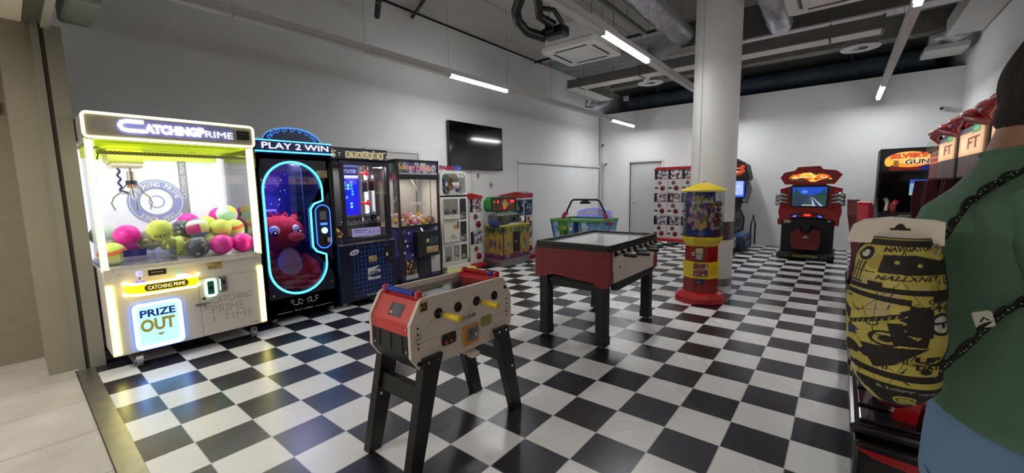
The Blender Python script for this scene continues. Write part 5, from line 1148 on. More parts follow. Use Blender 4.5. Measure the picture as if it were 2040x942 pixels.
# ------------------------------------------------------------------ round toy vending machine by the column
t = thing('toy_globe_machine', 'round vending machine full of toy capsules with yellow roof and red body by the column', 'capsule vending machine', (.016, 4.08, 0), math.radians(14))
def octo(r, z, n=8, off=PI/8): return [(r*math.cos(2*PI*k/n+off), r*math.sin(2*PI*k/n+off), z) for k in range(n)]
def octprism(b, prof, n=8):
    V = []; F = []
    for r, z in prof: V += octo(r, z, n)
    for i in range(len(prof)-1):
        for k in range(n): F.append((i*n+k, i*n+(k+1) % n, (i+1)*n+(k+1) % n, (i+1)*n+k))
    F.append(tuple(range(n))[::-1]); F.append(tuple((len(prof)-1)*n+k for k in range(n))); b.add(V, F); return b
b = MB(RED); octprism(b, [(.33, .0), (.34, .02), (.335, .08), (.29, .13), (.25, .15)], 12); b.obj('base', t)
BRD = mat('body_red', '#821111', .3, coat=.2)
b = MB(BRD); octprism(b, [(.235, .14), (.235, .345)]); b.use(YEL); octprism(b, [(.24, .345), (.24, .57)]); b.use(BRD); octprism(b, [(.22, .57), (.22, .78)])
b.use(mat('yellow_panel', '#c0a018', .4)).M = Matrix.Rotation(PI/4, 4, 'Z'); b.box(-.06, .06, -.224, -.2, .39, .53, .006); b.M = None
c = Canvas(44, 44, '#7a3448').blobs(60, ['#b89a8c', '#6a2c48', '#c87a3c', '#d8c8b8', '#3c2c58', '#a84858', '#e0a848'], .03, .09, seed=3).poly([(.02, .4), (.98, .5), (.98, .68), (.02, .6)], '#c8a88c').text('LLENOS', .08, .46, .92, .6, '#6a2430', .04)
b.panel(c, -.085, .085, .385, .545, -.2255, PRINT); b.use(MATB).ring([(-.09, .38), (.09, .38), (.09, .55), (-.09, .55)], [(-.085, .385), (.085, .385), (.085, .545), (-.085, .545)], -.227, -.222)
b.use(mat('blue_card', '#1c2050', .4)).box(-.055, .055, -.222, -.217, .27, .33); b.use(WHITE).text('CHF', -.04, .0, .29, .305, -.222, .001)
b.obj('body', t)
b = MB(STEEL); b.box(-.07, .02, -.225, -.2, .60, .7, .005); b.use(mat('tan_label')).box(-.07, .02, -.222, -.2, .7, .76); b.use(CHROME).cyl((-.025, -.235, .65), (-.025, -.222, .65), .03, seg=18); b.box(-.055, .005, -.25, -.235, .642, .658, .004); b.use(WHITE).box(-.12, -.08, -.215, -.2, .66, .672).box(-.12, -.08, -.215, -.2, .69, .702); b.obj('coin_mechanism', t)
b = MB(YEL); octprism(b, [(.20, .76), (.22, .80), (.262, .86), (.275, .90), (.275, .915), (.25, .915)]); b.obj('funnel', t)
b = MB(glass_mat('drum_plastic', '#e8eef0', .05, .03, .96)); b.lathe([(.262, .905), (.262, 1.53)], (0, 0, 0), 40); b.obj('clear_drum', t)
b = MB(YEL); b.lathe([(.285, 1.525), (.29, 1.54), (.28, 1.552), (.06, 1.64), (.0, 1.645)], (0, 0, 0), 8 if False else 40); b.lathe([(.285, 1.525), (0, 1.525)], (0, 0, 0), 40); b.use(MATB).cyl((0, 0, 1.64), (0, 0, 1.655), .015); b.obj('roof', t)
c = Canvas(110, 120, '#2c3a80').blobs(120, ['#c8b850', '#7ab04a', '#b84a70', '#d8a8a0', '#3c2c58', '#e8d8b8', '#5a8ac0', '#c87a3c', '#7a3a90', '#d84a4a'], .02, .07, (.15, .18, .95, .9), seed=4)
c.blobs(16, ['#e0b8a8', '#d0c040', '#8c5ab0', '#e8c060', '#c8506a'], .05, .09, (.1, .2, .9, .6), seed=9).rect(0, 0, 1, .14, '#2a3c94').text('JUGUETES', .2, .72, .92, .8, '#e8e4e0', .04, .03).text('BOLA', .26, .82, .56, .89, '#d8b848', .04).rect(.3, .08, .8, .09, '#7a88c8').rect(.3, .05, .8, .058, '#7a88c8').blobs(14, ['#7a4ab0', '#9a6ac8'], .02, .05, (0, .75, .2, .95), seed=5)
b = MB(); b.canvas(c, lambda u, v: (.257*math.sin((u-.5)*1.5-.16), -.257*math.cos((u-.5)*1.5-.16), .93+v*.59), print_mat('poster_print', base=.72)); b.obj('toy_poster', t)
b = MB(mat('inner_floor', '#4a4450', .5)); b.lathe([(0, .92), (.255, .92)], (0, 0, 0), 24); b.obj('inner_floor', t)
R = random.Random(12)
capcols = (('red', '#a83038'), ('green', '#4c7a48'), ('violet', '#6c3c80'), ('orange', '#b8702c'), ('white', '#b8b8b8'), ('grey', '#6a6e78'))
proto = {}
k = 0
for layer in range(6):
    for a in range(11):
        th = a*2*PI/11+layer*.29; r = .205; cn, cc = capcols[R.randrange(6)]
        if layer > 3 and R.random() < .35: continue
        loc = (.016+r*math.cos(th), 4.08+r*math.sin(th), .965+layer*.078)
        lab = '%s toy capsule in the clear drum of the yellow-roofed machine' % cn
        if cn not in proto:
            p_ = thing('toy_capsule', lab, 'toy capsule', loc, R.uniform(0, 6), '%s toy capsules in the clear drum' % cn)
            e = MB(mat('capsule_'+cn, cc, .2, noise=.3, nscale=40)); e.lathe([(0, -.037), (.02, -.031), (.033, -.016), (.037, 0)], (0, 0, 0), 14); e.obj('coloured_half', p_)
            e = MB(glass_mat('capsule_clear', '#e0e0e8', .12, .05, .8)); e.lathe([(.037, 0), (.033, .016), (.02, .031), (0, .037)], (0, 0, 0), 14); e.obj('clear_half', p_)
            proto[cn] = p_
        else: dup(proto[cn], loc, R.uniform(0, 6))
        k += 1

# ------------------------------------------------------------------ race game half hidden by the column
t = thing('ride_racing_game', 'blue and black ride-on racing cabinet with a lit screen, half hidden behind the column', 'arcade game', (-.68, 8.72, 0))
b = MB(mat('ride_blue', '#1c2c4c', .3)); b.box(-.45, .42, .3, 1.4, .03, .36, .02); b.use(mat('ride_blue_light', '#3a5c94', .3)).box(-.42, .38, .32, 1.3, .36, .40, .015); b.use(MATB).box(-.47, .3, .0, .5, .02, .12, .01); b.prism([(.3, .05), (1.3, .05), (1.3, .32), (.35, .3)], .42, .425, 'x'); b.use(mat('ride_letters', '#5c7ab0', .3)); M0 = b.M; b.M = Matrix.Rotation(PI/2, 4, 'Z') @ Matrix.Translation((0, -.43, 0)); b.text('RIDE', .5, 1.1, .12, .25, 0, .002, .04); b.M = M0; b.obj('platform', t)
b = MB(mat('ride_white', '#b8b4ac', .3)); b.box(-.3, .27, .0, .3, .12, .36, .02); b.use(glow('head_lamp', '#fff0d0', 1.6)).box(.08, .2, -.006, .0, .22, .31, .005); b.use(RED).box(-.3, .27, -.01, .1, .05, .12, .01); b.obj('step', t)
b = MB(MATB); P = [(.12, .4), (.34, .5), (.36, .8), (.28, 1.0), (.1, 1.03), (.02, .9), (.0, .5)]; b.prism(P, .62, .7); b.use(mat('seat_grey', '#4c4e54', .4)).prism([(x*.8+.04, z*.85+.11) for x, z in P], .61, .62); b.use(MATB)
for k in range(3): b.prism([(.1+.06*k, .6), (.12+.06*k, .6), (.16+.06*k, .8), (.14+.06*k, .8)], .6, .61)
b.obj('seat_shell', t)
b = MB(MATB); b.box(-.4, .1, 1.2, 1.7, .3, 1.2, .02); b.box(-.45, .27, 1.25, 1.6, 1.15, 1.8, .03); b.prism([(-.45, 1.78), (.3, 1.7), (.36, 1.78), (.28, 2.12), (.0, 2.3), (-.45, 2.35)], 1.0, 1.6); b.use(mat('ride_grey', '#5c5e62', .35)).tube([(.3, 1.2, 1.72), (.36, 1.15, 1.5), (.3, 1.1, 1.15)], [.05, .06, .05], 10); b.use(CHROME).ball((.26, 1.1, 1.22), .04, 10, 8); b.obj('monitor_housing', t)
c = Canvas(40, 40, '#a8c0f0').rect(0, 0, 1, .1, '#6a88c8').rect(.1, .6, .9, .7, '#c8d8ff')
b = MB(); b.panel(c, -.4, .2, 1.33, 1.71, 1.245, print_mat('ride_screen', es=.9)); b.use(glow('screen_blue', '#2c50d0', .8)).ring([(-.43, 1.3), (.23, 1.3), (.23, 1.74), (-.43, 1.74)], [(-.4, 1.33), (.2, 1.33), (.2, 1.71), (-.4, 1.71)], 1.235, 1.25); b.obj('screen', t)
c = Canvas(50, 40, '#200c08').rect(.2, .55, .9, .62, '#ff9050').rect(.3, .25, .9, .4, '#ffb078').blobs(12, ['#7a2414', '#a83a1c'], .04, .1, seed=3).poly([(.0, .45), (.12, .52), (0, .6)], '#c8d8ff')
b = MB(); b.panel(c, -.4, .26, 1.82, 2.18, .995, print_mat('ride_sign', es=1.0)); b.obj('lit_sign', t)
b = MB(MATB); b.tube([(.5, 1.3, .1), (.5, 1.3, .6), (.46, 1.25, .85), (.42, 1.2, .6), (.42, 1.15, .12)], .018, 8); b.obj('grab_rail', t)

# ------------------------------------------------------------------ red motorcycle game
t = thing('motorcycle_game', 'red motorcycle racing cabinet with a lit road screen against the back wall', 'arcade game', (.95, 8.55, 0))
DR = mat('cab_red', '#a01218', .25, coat=.4)
b = MB(MATB); b.box(-.46, .46, .35, 1.2, .12, .92, .01); b.box(-.5, .5, .0, 1.3, .02, .13, .02); b.use(mat('white_edge', '#c8c8c8', .4)).box(-.475, -.46, .33, .4, .14, .9); b.use(mat('tan_label')).box(-.43, -.3, .345, .35, .76, .84); b.use(WHITE).box(.34, .4, .345, .35, .8, .83)
b.use(mat('caution_yellow', '#8c9a20', .4)).text('CAUTION', -.2, .22, .06, .11, -.0, .002, .04); b.box(-.35, -.25, -.002, .0, .08, .085).box(.28, .38, -.002, 0, .08, .085); b.obj('base_cabinet', t)
b = MB(DR); P = [(-.47, .80), (-.52, .86), (-.55, 1.0), (-.52, 1.2), (-.53, 1.5), (-.34, 1.56), (-.30, 1.6), (.26, 1.6), (.34, 1.56), (.56, 1.5), (.55, 1.2), (.57, 1.0), (.53, .82), (.46, .80)]
Q = rrect(-.31, .31, 1.13, 1.54, .02, 4)
b.prism([(x, z) for x, z in P], .42, .8)
b.prism([(-.47, .82), (-.36, .86), (-.2, .9), (.22, .9), (.38, .86), (.5, .82), (.53, 1.0), (.3, 1.08), (-.3, 1.08), (-.52, 1.0)], .25, .42)
for sx in (-1, 1):
    b.box(sx*.44-.05, sx*.44+.05, .36, .42, 1.1, 1.5, .02); b.box(sx*.5-.04, sx*.5+.04, .3, .6, .72, .86, .02)
b.box(-.12, .13, .22, .3, .93, 1.05, .02); b.obj('body_shell', t)
b = MB(DR); P = [(-.44, 1.60), (-.53, 1.75), (-.46, 1.86), (-.27, 1.9), (-.22, 1.97), (.16, 1.98), (.22, 1.91), (.44, 1.88), (.54, 1.79), (.42, 1.60)]; b.prism(P, .3, .75)
c = Canvas(90, 40, '#2a1210').blobs(24, ['#e8a840', '#f0d080', '#c85a20', '#e0c060'], .05, .14, (.1, .35, .8, .75), seed=3).ell(.78, .55, .14, .34, '#c83a18').ell(.78, .55, .09, .22, '#e8c070').blobs(14, ['#b82c10', '#f0b050', '#701808'], .02, .05, (.6, .2, .95, .9), seed=7).ell(.1, .2, .04, .1, '#e0c8a0').rect(.15, .5, .6, .58, '#f4e0a0').blobs(8, ['#3a1c10'], .05, .1, (0, .05, .4, .2), seed=2)
b.canvas(c, lambda u, v: (-.37+u*.76, .296, 1.64+v*.21-.05*abs(u-.5)*(1 if v > .5 else -1)), print_mat('moto_sign', es=1.5, base=.3)); b.obj('marquee', t)
c = Canvas(80, 60, '#1c50c8').rect(0, 0, 1, .58, '#2c4c48').poly([(0, 0), (.35, 0), (.52, .56), (.0, .5)], '#2a3c50').poly([(.3, 0), (1, 0), (.56, .58), (.5, .58)], '#3a4860').poly([(.62, 0), (.7, 0), (.55, .5)], '#b8d0e8').poly([(.84, 0), (.92, 0), (.56, .52)], '#b8d0e8').poly([(0, .5), (.12, .95), (.2, .7), (.3, .62), (.5, .58), (0, .55)], '#1c4440').poly([(1, .5), (.92, .95), (.85, .7), (.75, .64), (.55, .58), (1, .55)], '#1c4440').ell(.5, .3, .04, .14, '#3c5060').rect(.3, .04, .65, .08, '#c8c8a0').ell(.36, .75, .1, .08, '#5a90f0')
b = MB(BLACK); b.ring(rrect(-.335, .335, 1.1, 1.57, .03), rrect(-.30, .30, 1.13, 1.54, .01), .39, .42); b.panel(c, -.3, .3, 1.13, 1.54, .405, print_mat('moto_screen', es=.85, base=.2)); b.use(glow('screen_rim', '#2838b0', .5)).box(-.31, .31, .398, .404, 1.115, 1.128); b.obj('screen', t)
for sx in (-1, 1):
    b = MB(CHROME)
    for k in range(3): b.tube([(sx*.4, .38, 1.36-.08*k), (sx*.5, .3, 1.39-.08*k), (sx*.57, .36, 1.36-.08*k), (sx*.58, .5, 1.32-.08*k)], [.028, .04, .042, .038], 12)
    b.obj('exhaust_pipes', t)
b = MB(MATB); b.tube([(-.3, .1, .94), (-.12, .18, .98), (.12, .18, .98), (.3, .1, .94)], .02, 8); b.use(glow('blue_spark', '#5a6aff', 1.2))
for sx in (-1, 1): b.ball((sx*.22, .14, .93), (.035, .02, .03), 10, 6)
b.use(glow('red_button', '#ff3020', 1.6)).ball((.0, .17, .95), (.07, .02, .025)); b.obj('handlebar', t)
b = MB(mat('tail_red', '#6a0f18', .3)); b.prism([(-.22, .24), (.22, .22), (.26, .4), (.24, .6), (.12, .66), (.05, .56), (-.05, .56), (-.12, .66), (-.25, .58), (-.27, .4)], -.0, .5); b.use(MATB).box(-.07, .07, .1, .5, .5, .75, .02); b.use(mat('badge', '#b8b0b0', .3, .7)).prism([(-.06, .47), (.06, .47), (.0, .53)], -.004, 0); b.obj('bike_tail', t)

# ------------------------------------------------------------------ shooting game
t = thing('shooting_game', 'black shooting arcade cabinet with a glowing orange sign reading GUN in the right corner', 'arcade game', (2.66, 9.3, 0))
b = MB(MATB); SIDEP = [(0, 1.85), (-.02, 2.0), (0, 2.28), (.75, 2.28), (.75, 0.02), (.05, .02), (.05, .9), (.2, 1.1), (.3, 1.3), (.08, 1.78)]
for x in (-.60, .56): b.prism(SIDEP, x, x+.04, 'x')
b.box(-.56, .56, .72, .75, .02, 2.28); b.box(-.56, .56, 0, .75, 2.26, 2.28); b.box(-.56, .56, .02, .75, 1.8, 1.84); b.box(-.56, .56, .08, .75, .02, .88); b.box(-.56, .56, .3, .75, 1.78, 1.82)
b.use(mat('dark_glass', '#15181c', .1)).box(-.55, .55, .55, .56, 1.0, 1.78); b.obj('cabinet', t)
c = Canvas(220, 88, '#0c0a12').rect(.1, 0, .5, .3, '#5a1408').rect(.5, 0, 1, .35, '#10145a').ell(.35, .54, .30, .38, '#f08a30').ell(.34, .62, .27, .28, '#f8b860').ell(.09, .46, .06, .24, '#e8b040')
c.text("SILVER'S", .10, .58, .58, .82, '#7a1808', .07, rise=.05).text("SILVER'S", .104, .595, .576, .805, '#e8502a', .02, rise=.05).text('GUN', .29, .28, .61, .54, '#f8e8c0', .09, rise=.03).text('GUN', .298, .295, .602, .525, '#2a1614', .04, rise=.03).poly([(.15, .2), (.22, .2), (.22, .5), (.15, .5)], '#8a5a20')
b = MB(MATB); b.box(-.56, .56, .0, .3, 1.84, 2.26); b.panel(c, -.56, .56, 1.84, 2.24, -.003, print_mat('gun_sign', es=1.15, base=.3)); b.obj('marquee', t)
c = Canvas(60, 44, '#7ab0d8').rect(0, .75, 1, 1, '#3a60c0').rect(0, 0, 1, .3, '#a8c0b0').ell(.3, .62, .22, .1, '#d8e0e8').ell(.75, .66, .18, .09, '#d0c8a0').rect(.1, .3, .45, .36, '#5a7a50').rect(.55, .34, .9, .4, '#4a7a90').blobs(12, ['#c8c0a0', '#8ab0b8'], .04, .07, (0, 0, 1, .3), seed=3)
b = MB(); b.panel(c, -.08, .5, 1.34, 1.66, .54, print_mat('gun_screen', es=.75)); b.obj('screen', t)
b = MB(mat('control_dark', '#201216', .4)); b.box(-.56, .56, -.08, .4, .88, 1.0, .02); b.use(DR); 
for x in (-.35, .1): b.tube([(x, .0, 1.0), (x, -.05, 1.14), (x+.05, .1, 1.22)], .05, 10)
b.use(mat('gun_grey', '#7c7672', .3, .6)).tube([(-.45, -.05, 1.02), (-.42, .1, 1.2), (-.46, .15, 1.28)], .04, 8); b.tube([(.25, -.06, 1.02), (.3, .1, 1.18), (.36, .2, 1.22)], .045, 8); b.use(mat('plate_green', '#7a8058', .4)).prism([(-.3, .9), (-.1, .92), (0, .97), (-.25, .97)], -.09, -.08); b.obj('gun_deck', t)

# ------------------------------------------------------------------ row of driving cabinets along the right wall
def driving(y, label, low=False, seatcol=None, so=0.0, zz=1.0):
    t = thing('driving_cabinet', label, 'driving game', (2.3, y, 0), -PI/2, 'driving cabinets along the right wall')
    # local: x = world -y (viewer's right is -y), depth y = world +x
    b = MB(mat('cab_black', '#0d0c0e', .2)); b.box(-.42, .42, -.68, .0, .03, .27, .02); b.box(-.36, .36, -.70, -.05, .27, .33, .02); b.use(DR); b.prism([(-.68, .24), (-.6, .2), (-.1, .13), (.0, .12), (.0, .20)], .42, .424, 'x'); b.prism([(-.68, .24), (-.6, .2), (-.1, .13), (.0, .12), (.0, .20)], -.424, -.42, 'x')
    b.use(mat('cab_gloss', '#3c3a3e', .08, .6)); b.box(-.30, -.16, -.66, -.3, .33, .345, .006); b.box(-.1, .1, -.66, -.3, .33, .345, .006); b.box(.16, .30, -.66, -.3, .33, .345, .006); b.obj('seat_base', t)
    sc = seatcol or DR
    b = MB(sc); V = []; prof = [(.34, -.62, .2), (.6, -.60, .24), (.85, -.63, .22), (1.05, -.66, .18), (1.18, -.68, .2), (1.36, -.69, .17)]
    for z, yb, hw in prof: yb += so; z *= zz; V += [(-hw, yb-.05, z), (hw, yb-.05, z), (hw+.02, yb+.04, z), (.6*hw, yb+.09, z), (-.6*hw, yb+.09, z), (-hw-.02, yb+.04, z)]
    n = 6; F = []
    for i in range(len(prof)-1):
        for k in range(n): F.append((i*n+k, i*n+(k+1) % n, (i+1)*n+(k+1) % n, (i+1)*n+k))
    F += [tuple(range(n))[::-1], tuple((len(prof)-1)*n+k for k in range(n))]; b.add(V, F); b.use(mat('seat_top_maroon', '#5c141c', .3) if not seatcol else seatcol).box(-.15, .15, -.74+so, -.61+so, 1.355*zz, 1.385*zz, .01)  # top cap in a darker red unless the seat has its own colour
    b.box(-.24, .24, -.6, -.2, .4, .52, .05); b.obj('seat', t)
    b = MB(mat('cab_black')); b.prism([(.0, .03), (.0, .6), (-.08, .75), (.1, .95), (.12, 1.5), (.08, 1.62), (.75, 1.62), (.95, 1.2), (1.0, .03)], -.47, .47, 'x'); b.use(mat('cab_wing', '#3a0c12', .3))
    for x in (-.47, .45): b.prism([(-.02, .9), (-.07, 1.3), (-.05, 1.62), (.1, 1.62), (.1, .9)], x, x+.02, 'x')
    b.obj('console', t)
    b = MB(MATB); b.tube([(.16*math.cos(a), -.12+.03*math.sin(a), .86+.16*math.sin(a)) for a in [k*PI/12 for k in range(24)]], .018, 8, closed=True); b.cyl((0, -.12, .86), (0, .05, .84), .03); b.box(-.15, .15, -.13, -.11, .85, .87); b.obj('steering_wheel', t)
    c = Canvas(50, 34, '#20203c').rect(0, .5, 1, 1, '#4a80c0').poly([(0, 0), (1, 0), (.55, .5), (.45, .5)], '#5a5c60').blobs(8, ['#3c7a3c'], .05, .1, (0, .4, 1, .55), seed=2)
    b = MB(); b.panel(c, -.4, .4, 1.02, 1.52, .105, print_mat('drive_screen', es=.12)); b.obj('screen', t)
    if not low:
        c = Canvas(70, 44, '#e8b080').rect(0, .8, .55, 1, '#5c6068').rect(.55, .72, .85, 1, '#3c9a58').rect(.1, .1, .9, .7, '#f4c898').text('FT', .38, .22, .85, .62, '#8c3c28', .03).rect(.1, .22, .3, .6, '#f8dcb0').rect(.62, .8, .8, .9, '#78c890')
        b = MB(mat('sign_housing', '#2a0c10', .3)); b.box(-.46, .46, .02, .5, 1.62, 2.08, .02); b.panel(c, -.42, .42, 1.82, 2.06, .014, print_mat('drive_sign', es=1.0, base=.4))
        b.use(GLASS).box(-.47, -.462, -.08, .2, 1.6, 2.06); b.obj('marquee', t)
        b = MB(DR); b.tube([(-.5, .05, 2.03), (-.3, -.04, 2.1), (-.1, -.02, 2.15), (0, -.06, 2.13), (.1, -.02, 2.15), (.3, -.04, 2.1), (.5, .05, 2.03)], [.03, .045, .04, .03, .04, .045, .03], 14); b.box(-.48, .48, .05, .5, 2.07, 2.15, .03)
        for x in (-.28, .28): b.ball((x, -.03, 2.13), (.22, .07, .035))
        b.obj('canopy', t)
    else:
        b = MB(mat('orange_side', '#8c2c18', .4)); b.box(-.34, .34, .06, .4, 1.62, 1.98, .03); b.use(mat('orange_line', '#e86a30', .4, emit='#ff5a20', es=.4)).box(-.3, .3, .056, .06, 1.88, 1.91).box(-.3, .3, .056, .06, 1.82, 1.85); b.use(MATB).prism([(.1, 1.98), (.2, 2.06), (.5, 2.06), (.5, 1.7), (.4, 1.7)], -.4, .4, 'x'); b.obj('marquee', t)
    return t
driving(1.12, 'nearest driving cabinet on the right, its black and red base below the bag', so=.14, zz=.86)
driving(2.17, 'second driving cabinet on the right, its lit sign beside the person\'s neck', so=.14, zz=.88)
driving(3.22, 'third driving cabinet from the front, with a glowing orange sign under a red canopy', so=.14, zz=.9)
driving(4.27, 'fourth driving cabinet from the front, with a bright red seat and red canopy', so=.08, seatcol=mat('seat_red', '#a01624', .35))
driving(5.32, 'farthest driving cabinet in the row, with a dark burgundy seat and lower orange header', True, mat('burgundy', '#5a1c24', .4))

# ------------------------------------------------------------------ the drawstring bag
BGX, BGY, BGZ = 1.588, -.785, 1.315
t = thing('drawstring_bag', 'black and yellow graffiti-print drawstring bag with a white card in its mouth', 'bag', (BGX, BGY, BGZ), math.radians(5))
c = Canvas(230, 400, '#a89c48')
K = '#120c0a'; Yl = '#a89c48'; W8 = '#b8b4a8'
c.blobs(40, ['#b4a858', '#9a8c3c', '#a89a70'], .03, .1, seed=1)
# v runs bottom 0 to top 1
c.rect(0, .95, 1, 1, K).poly([(.32, .8), (.98, .8), (.98, .9), (.8, .88), (.6, .905), (.35, .9)], K).ell(.45, .862, .02, .01, Yl).ell(.62, .85, .02, .01, Yl)
c.text('NAVIGATOR', .34, .915, .78, .945, K, .05, rise=.02).text('HALLXNET', .3, .76, .76, .787, K, .03, .03, rise=.01).ell(.88, .775, .055, .03, K, .7).ell(.88, .775, .02, .011, K).rect(.93, .755, 1, .765, K)
c.ell(.2, .9, .07, .04, K).ell(.2, .9, .035, .02, W8)
for i in range(3): c.line(.04+i*.05, .74, .14+i*.04, .85, .018, K)
c.rect(.0, .69, 1, .72, K).rect(.0, .725, .18, .735, K).rect(.24, .72, .36, .745, K).poly([(0, .68), (.55, .665), (.55, .63), (0, .655)], K).rect(.7, .655, 1, .70, K)
c.text('OVER', .66, .645, .84, .672, K, .04).text('GRAFFITI', .66, .615, .96, .638, K, .04)
c.rect(.54, .5, .68, .63, K).poly([(.1, .49), (.55, .6), (.5, .56), (.12, .47)], K).poly([(.1, .55), (.5, .615), (.14, .56)], K)
for i in range(8): c.line(.14+i*.045, .475+i*.011, .15+i*.045, .492+i*.011, .008, Yl)
c.poly([(.0, .6), (.12, .55), (.1, .46), (.16, .45), (.04, .52)], K)
c.ell(.78, .535, .13, .062, K).ell(.78, .535, .095, .045, W8).rect(.70, .535, .87, .548, K).rect(.77, .515, .81, .54, K)
for a in range(7):
    q = a*.5-.3; c.line(.78+.15*math.cos(q), .535+.075*math.sin(q), .78+.2*math.cos(q), .535+.11*math.sin(q), .03, K)
zig = [(.55, .62)]+[(.47 if i % 2 else .53, .61-.02*i) for i in range(8)]+[(.6, .46)]; c.poly(zig+[(.7, .46), (.7, .62)], K)
c.ell(.4, .43, .12, .045, K, .75).ell(.4, .43, .05, .02, K).poly([(.07, .46), (.22, .445), (.17, .43), (.2, .415), (.07, .40)], '#26305c')
c.ell(.12, .33, .1, .04, K).poly([(.22, .38), (.7, .395), (.62, .36), (.42, .28), (.3, .25), (.26, .3), (.2, .33), (.25, .35)], K)
c.text('UP', .6, .31, .84, .345, K, .06).text('DATE', .58, .275, .84, .305, K, .06).text('HI', .48, .3, .55, .33, K, .03)
c.rect(.88, .2, .96, .62, K).poly([(.7, .235), (1, .26), (1, .22)], K).ell(.66, .265, .05, .015, K)
c.rect(0, .20, 1, .24, K).rect(0, .235, .1, .25, Yl).rect(.05, .165, .95, .185, Yl).rect(.05, .09, 1, .165, K).text('& LOFT style', .3, .12, .78, .145, '#8a867c', .03)
c.poly([(.3, .0), (.8, .0), (.95, .09), (.2, .09)], K).ell(.55, .06, .12, .035, Yl).ell(.55, .06, .09, .02, K, .8).poly([(.62, .06), (.9, .0), (.82, .0), (.6, .045)], Yl).text('HI', .32, .25, .4, .27, K, .02)
c.line(.05, .2, .2, .03, .03, W8)
c.rect(.9, .25, 1, .9, K).poly([(.0, .74), (.06, .8), (.1, .95), (0, .95)], K).rect(.0, .795, .3, .80, K).poly([(.84, .88), (1, .93), (1, .8), (.9, .8)], K).poly([(.3, .795), (.42, .815), (.5, .795), (.7, .8), (.75, .82), (.5, .83)], K)
c.poly([(.4, .52), (.5, .53), (.52, .47), (.6, .44), (.68, .5), (.68, .4), (.45, .4)], K).ell(.3, .51, .05, .02, K, .7).rect(.03, .63, .1, .64, K)
for i in range(26):
    q = random.Random(i+300); x, y = q.uniform(.02, .9), q.uniform(.1, .93); c.path([(x, y), (x+q.uniform(-.06, .06), y+q.uniform(-.03, .03)), (x+q.uniform(-.08, .08), y+q.uniform(-.03, .03))], .009, K)
for i in range(9): c.line(random.Random(i).uniform(0, .9), random.Random(i+50).uniform(.1, .9), random.Random(i+9).uniform(0, .9), random.Random(i+70).uniform(.1, .9), .005, K)
def bagsurf(u, v):
    # rounded sack: angle around, height; slightly fuller below the middle
    a = (u-.5)*PI*.96; prof = (.80+.24*math.sin(PI*min(1, v*1.05))**.7)*(1 if v > .14 else (.45+.55*(v/.14)**.6))
    crease = 1+.03*math.sin(9*u+14*v)+.018*math.sin(23*v+5*u)+.012*math.sin(40*u)*(v**3)
    hw = .076*prof*crease; hd_ = .078*prof*crease
    if v > .9: hw *= 1-.2*(v-.9)/.1
    return (hw*math.sin(a)/math.sin(PI*.48)+.006*math.sin(3*v)+.04*(1-v)**2*(.5 if v < .3 else .2), -hd_*math.cos(a), -.185+v*.355)
b = MB(); b.canvas(c, bagsurf, print_mat('bag_print', rough=.7)); b.obj('bag_front', t)
b = MB(mat('bag_back', '#171310', .8)); V = []; n = 22; mrows = 24
for j in range(mrows):
    for i in range(n):
        x0_, y0_, z0_ = bagsurf(0, j/(mrows-1)); x1_, y1_, z1_ = bagsurf(1, j/(mrows-1)); k = i/(n-1)
        V.append((x0_+(x1_-x0_)*k, y0_+.075*math.sin(PI*k), z0_))
b.add(V, [(j*n+i, j*n+i+1, (j+1)*n+i+1, (j+1)*n+i) for j in range(mrows-1) for i in range(n-1)], True); b.obj('bag_back', t)
b = MB(mat('gather_hem', '#8a8040', .8)); b.tube([bagsurf(k/20, .99) for k in range(21)], .002, 6); b.use(mat('eyelet', '#8c8478', .3, .8)).tube([(.05+.006*math.cos(q), -.047, .15+.009*math.sin(q)) for q in [j*PI/6 for j in range(12)]], .0018, 5, closed=True); b.obj('gathered_mouth', t)
# the white card box
tc = thing('card_box', 'white cardboard hang-card with a slot, sticking out of the mouth of the graffiti bag', 'cardboard box', (BGX, BGY, BGZ+.155), math.radians(5))
b = MB(mat('card_white', '#d4cabf', .6)); slot = [(x*.75, z-.002) for x, z in [(-.022, .034), (-.014, .034), (-.009, .040), (-.004, .043), (.001, .043), (.005, .040), (.010, .034), (.018, .034), (.018, .030), (-.022, .030)]]
b.prism([(-.078, -.0), (.064, -.0), (.062, .046), (-.008, .052), (-.05, .046), (-.068, .034)], -.035, .02); b.use(mat('slot_hole', '#2a1c18', .8)).prism([(x, z+.0) for x, z in slot], -.0362, -.035); b.obj('card', tc)
# cords over the shoulder and under the arm
def cord(P, label):
    pts = []
    for i in range(len(P)-1):
        for k in range(8): pts.append(Vector(P[i]).lerp(Vector(P[i+1]), k/8))
    pts.append(Vector(P[-1])); pts = [p+Vector((0, 0, .0015*math.sin(i*1.3))) for i, p in enumerate(pts)]
    b = MB(mat('cord_dark', '#0d120e', .8)); b.tube(pts, [.0048+.0006*(i % 2) for i in range(len(pts))], 8); b.tube([p+Vector((.004*math.sin(i*.8), -.003, .0085+.003*math.cos(i*.8))) for i, p in enumerate(pts)], .0036, 8); b.use(mat('cord_fleck', '#9aa890', .7))
    for i in range(1, len(pts)-1, 2):
        if (i//2) % 3 != 2: q = pts[i]; b.ball((q.x-.001, q.y-.006, q.z+.003*(1 if i % 4 == 1 else -1)), .0015, 6, 4); b.ball((q.x+.003, q.y-.008, q.z+.009), .0014, 6, 4)
    tag(b.obj('bag_cord'), label, 'cord')
cord([(1.656, -.80, 1.485), (1.676, -.735, 1.51), (1.70, -.69, 1.548), (1.73, -.665, 1.578), (1.762, -.64, 1.60), (1.80, -.61, 1.617), (1.86, -.56, 1.63)], 'upper black flecked cord running from the bag over the green shoulder')
cord([(1.645, -.835, 1.19), (1.671, -.816, 1.232), (1.707, -.785, 1.275), (1.731, -.762, 1.31), (1.756, -.742, 1.34), (1.79, -.72, 1.365), (1.85, -.68, 1.40)], 'lower black flecked cord running from the bag bottom across the green shirt')
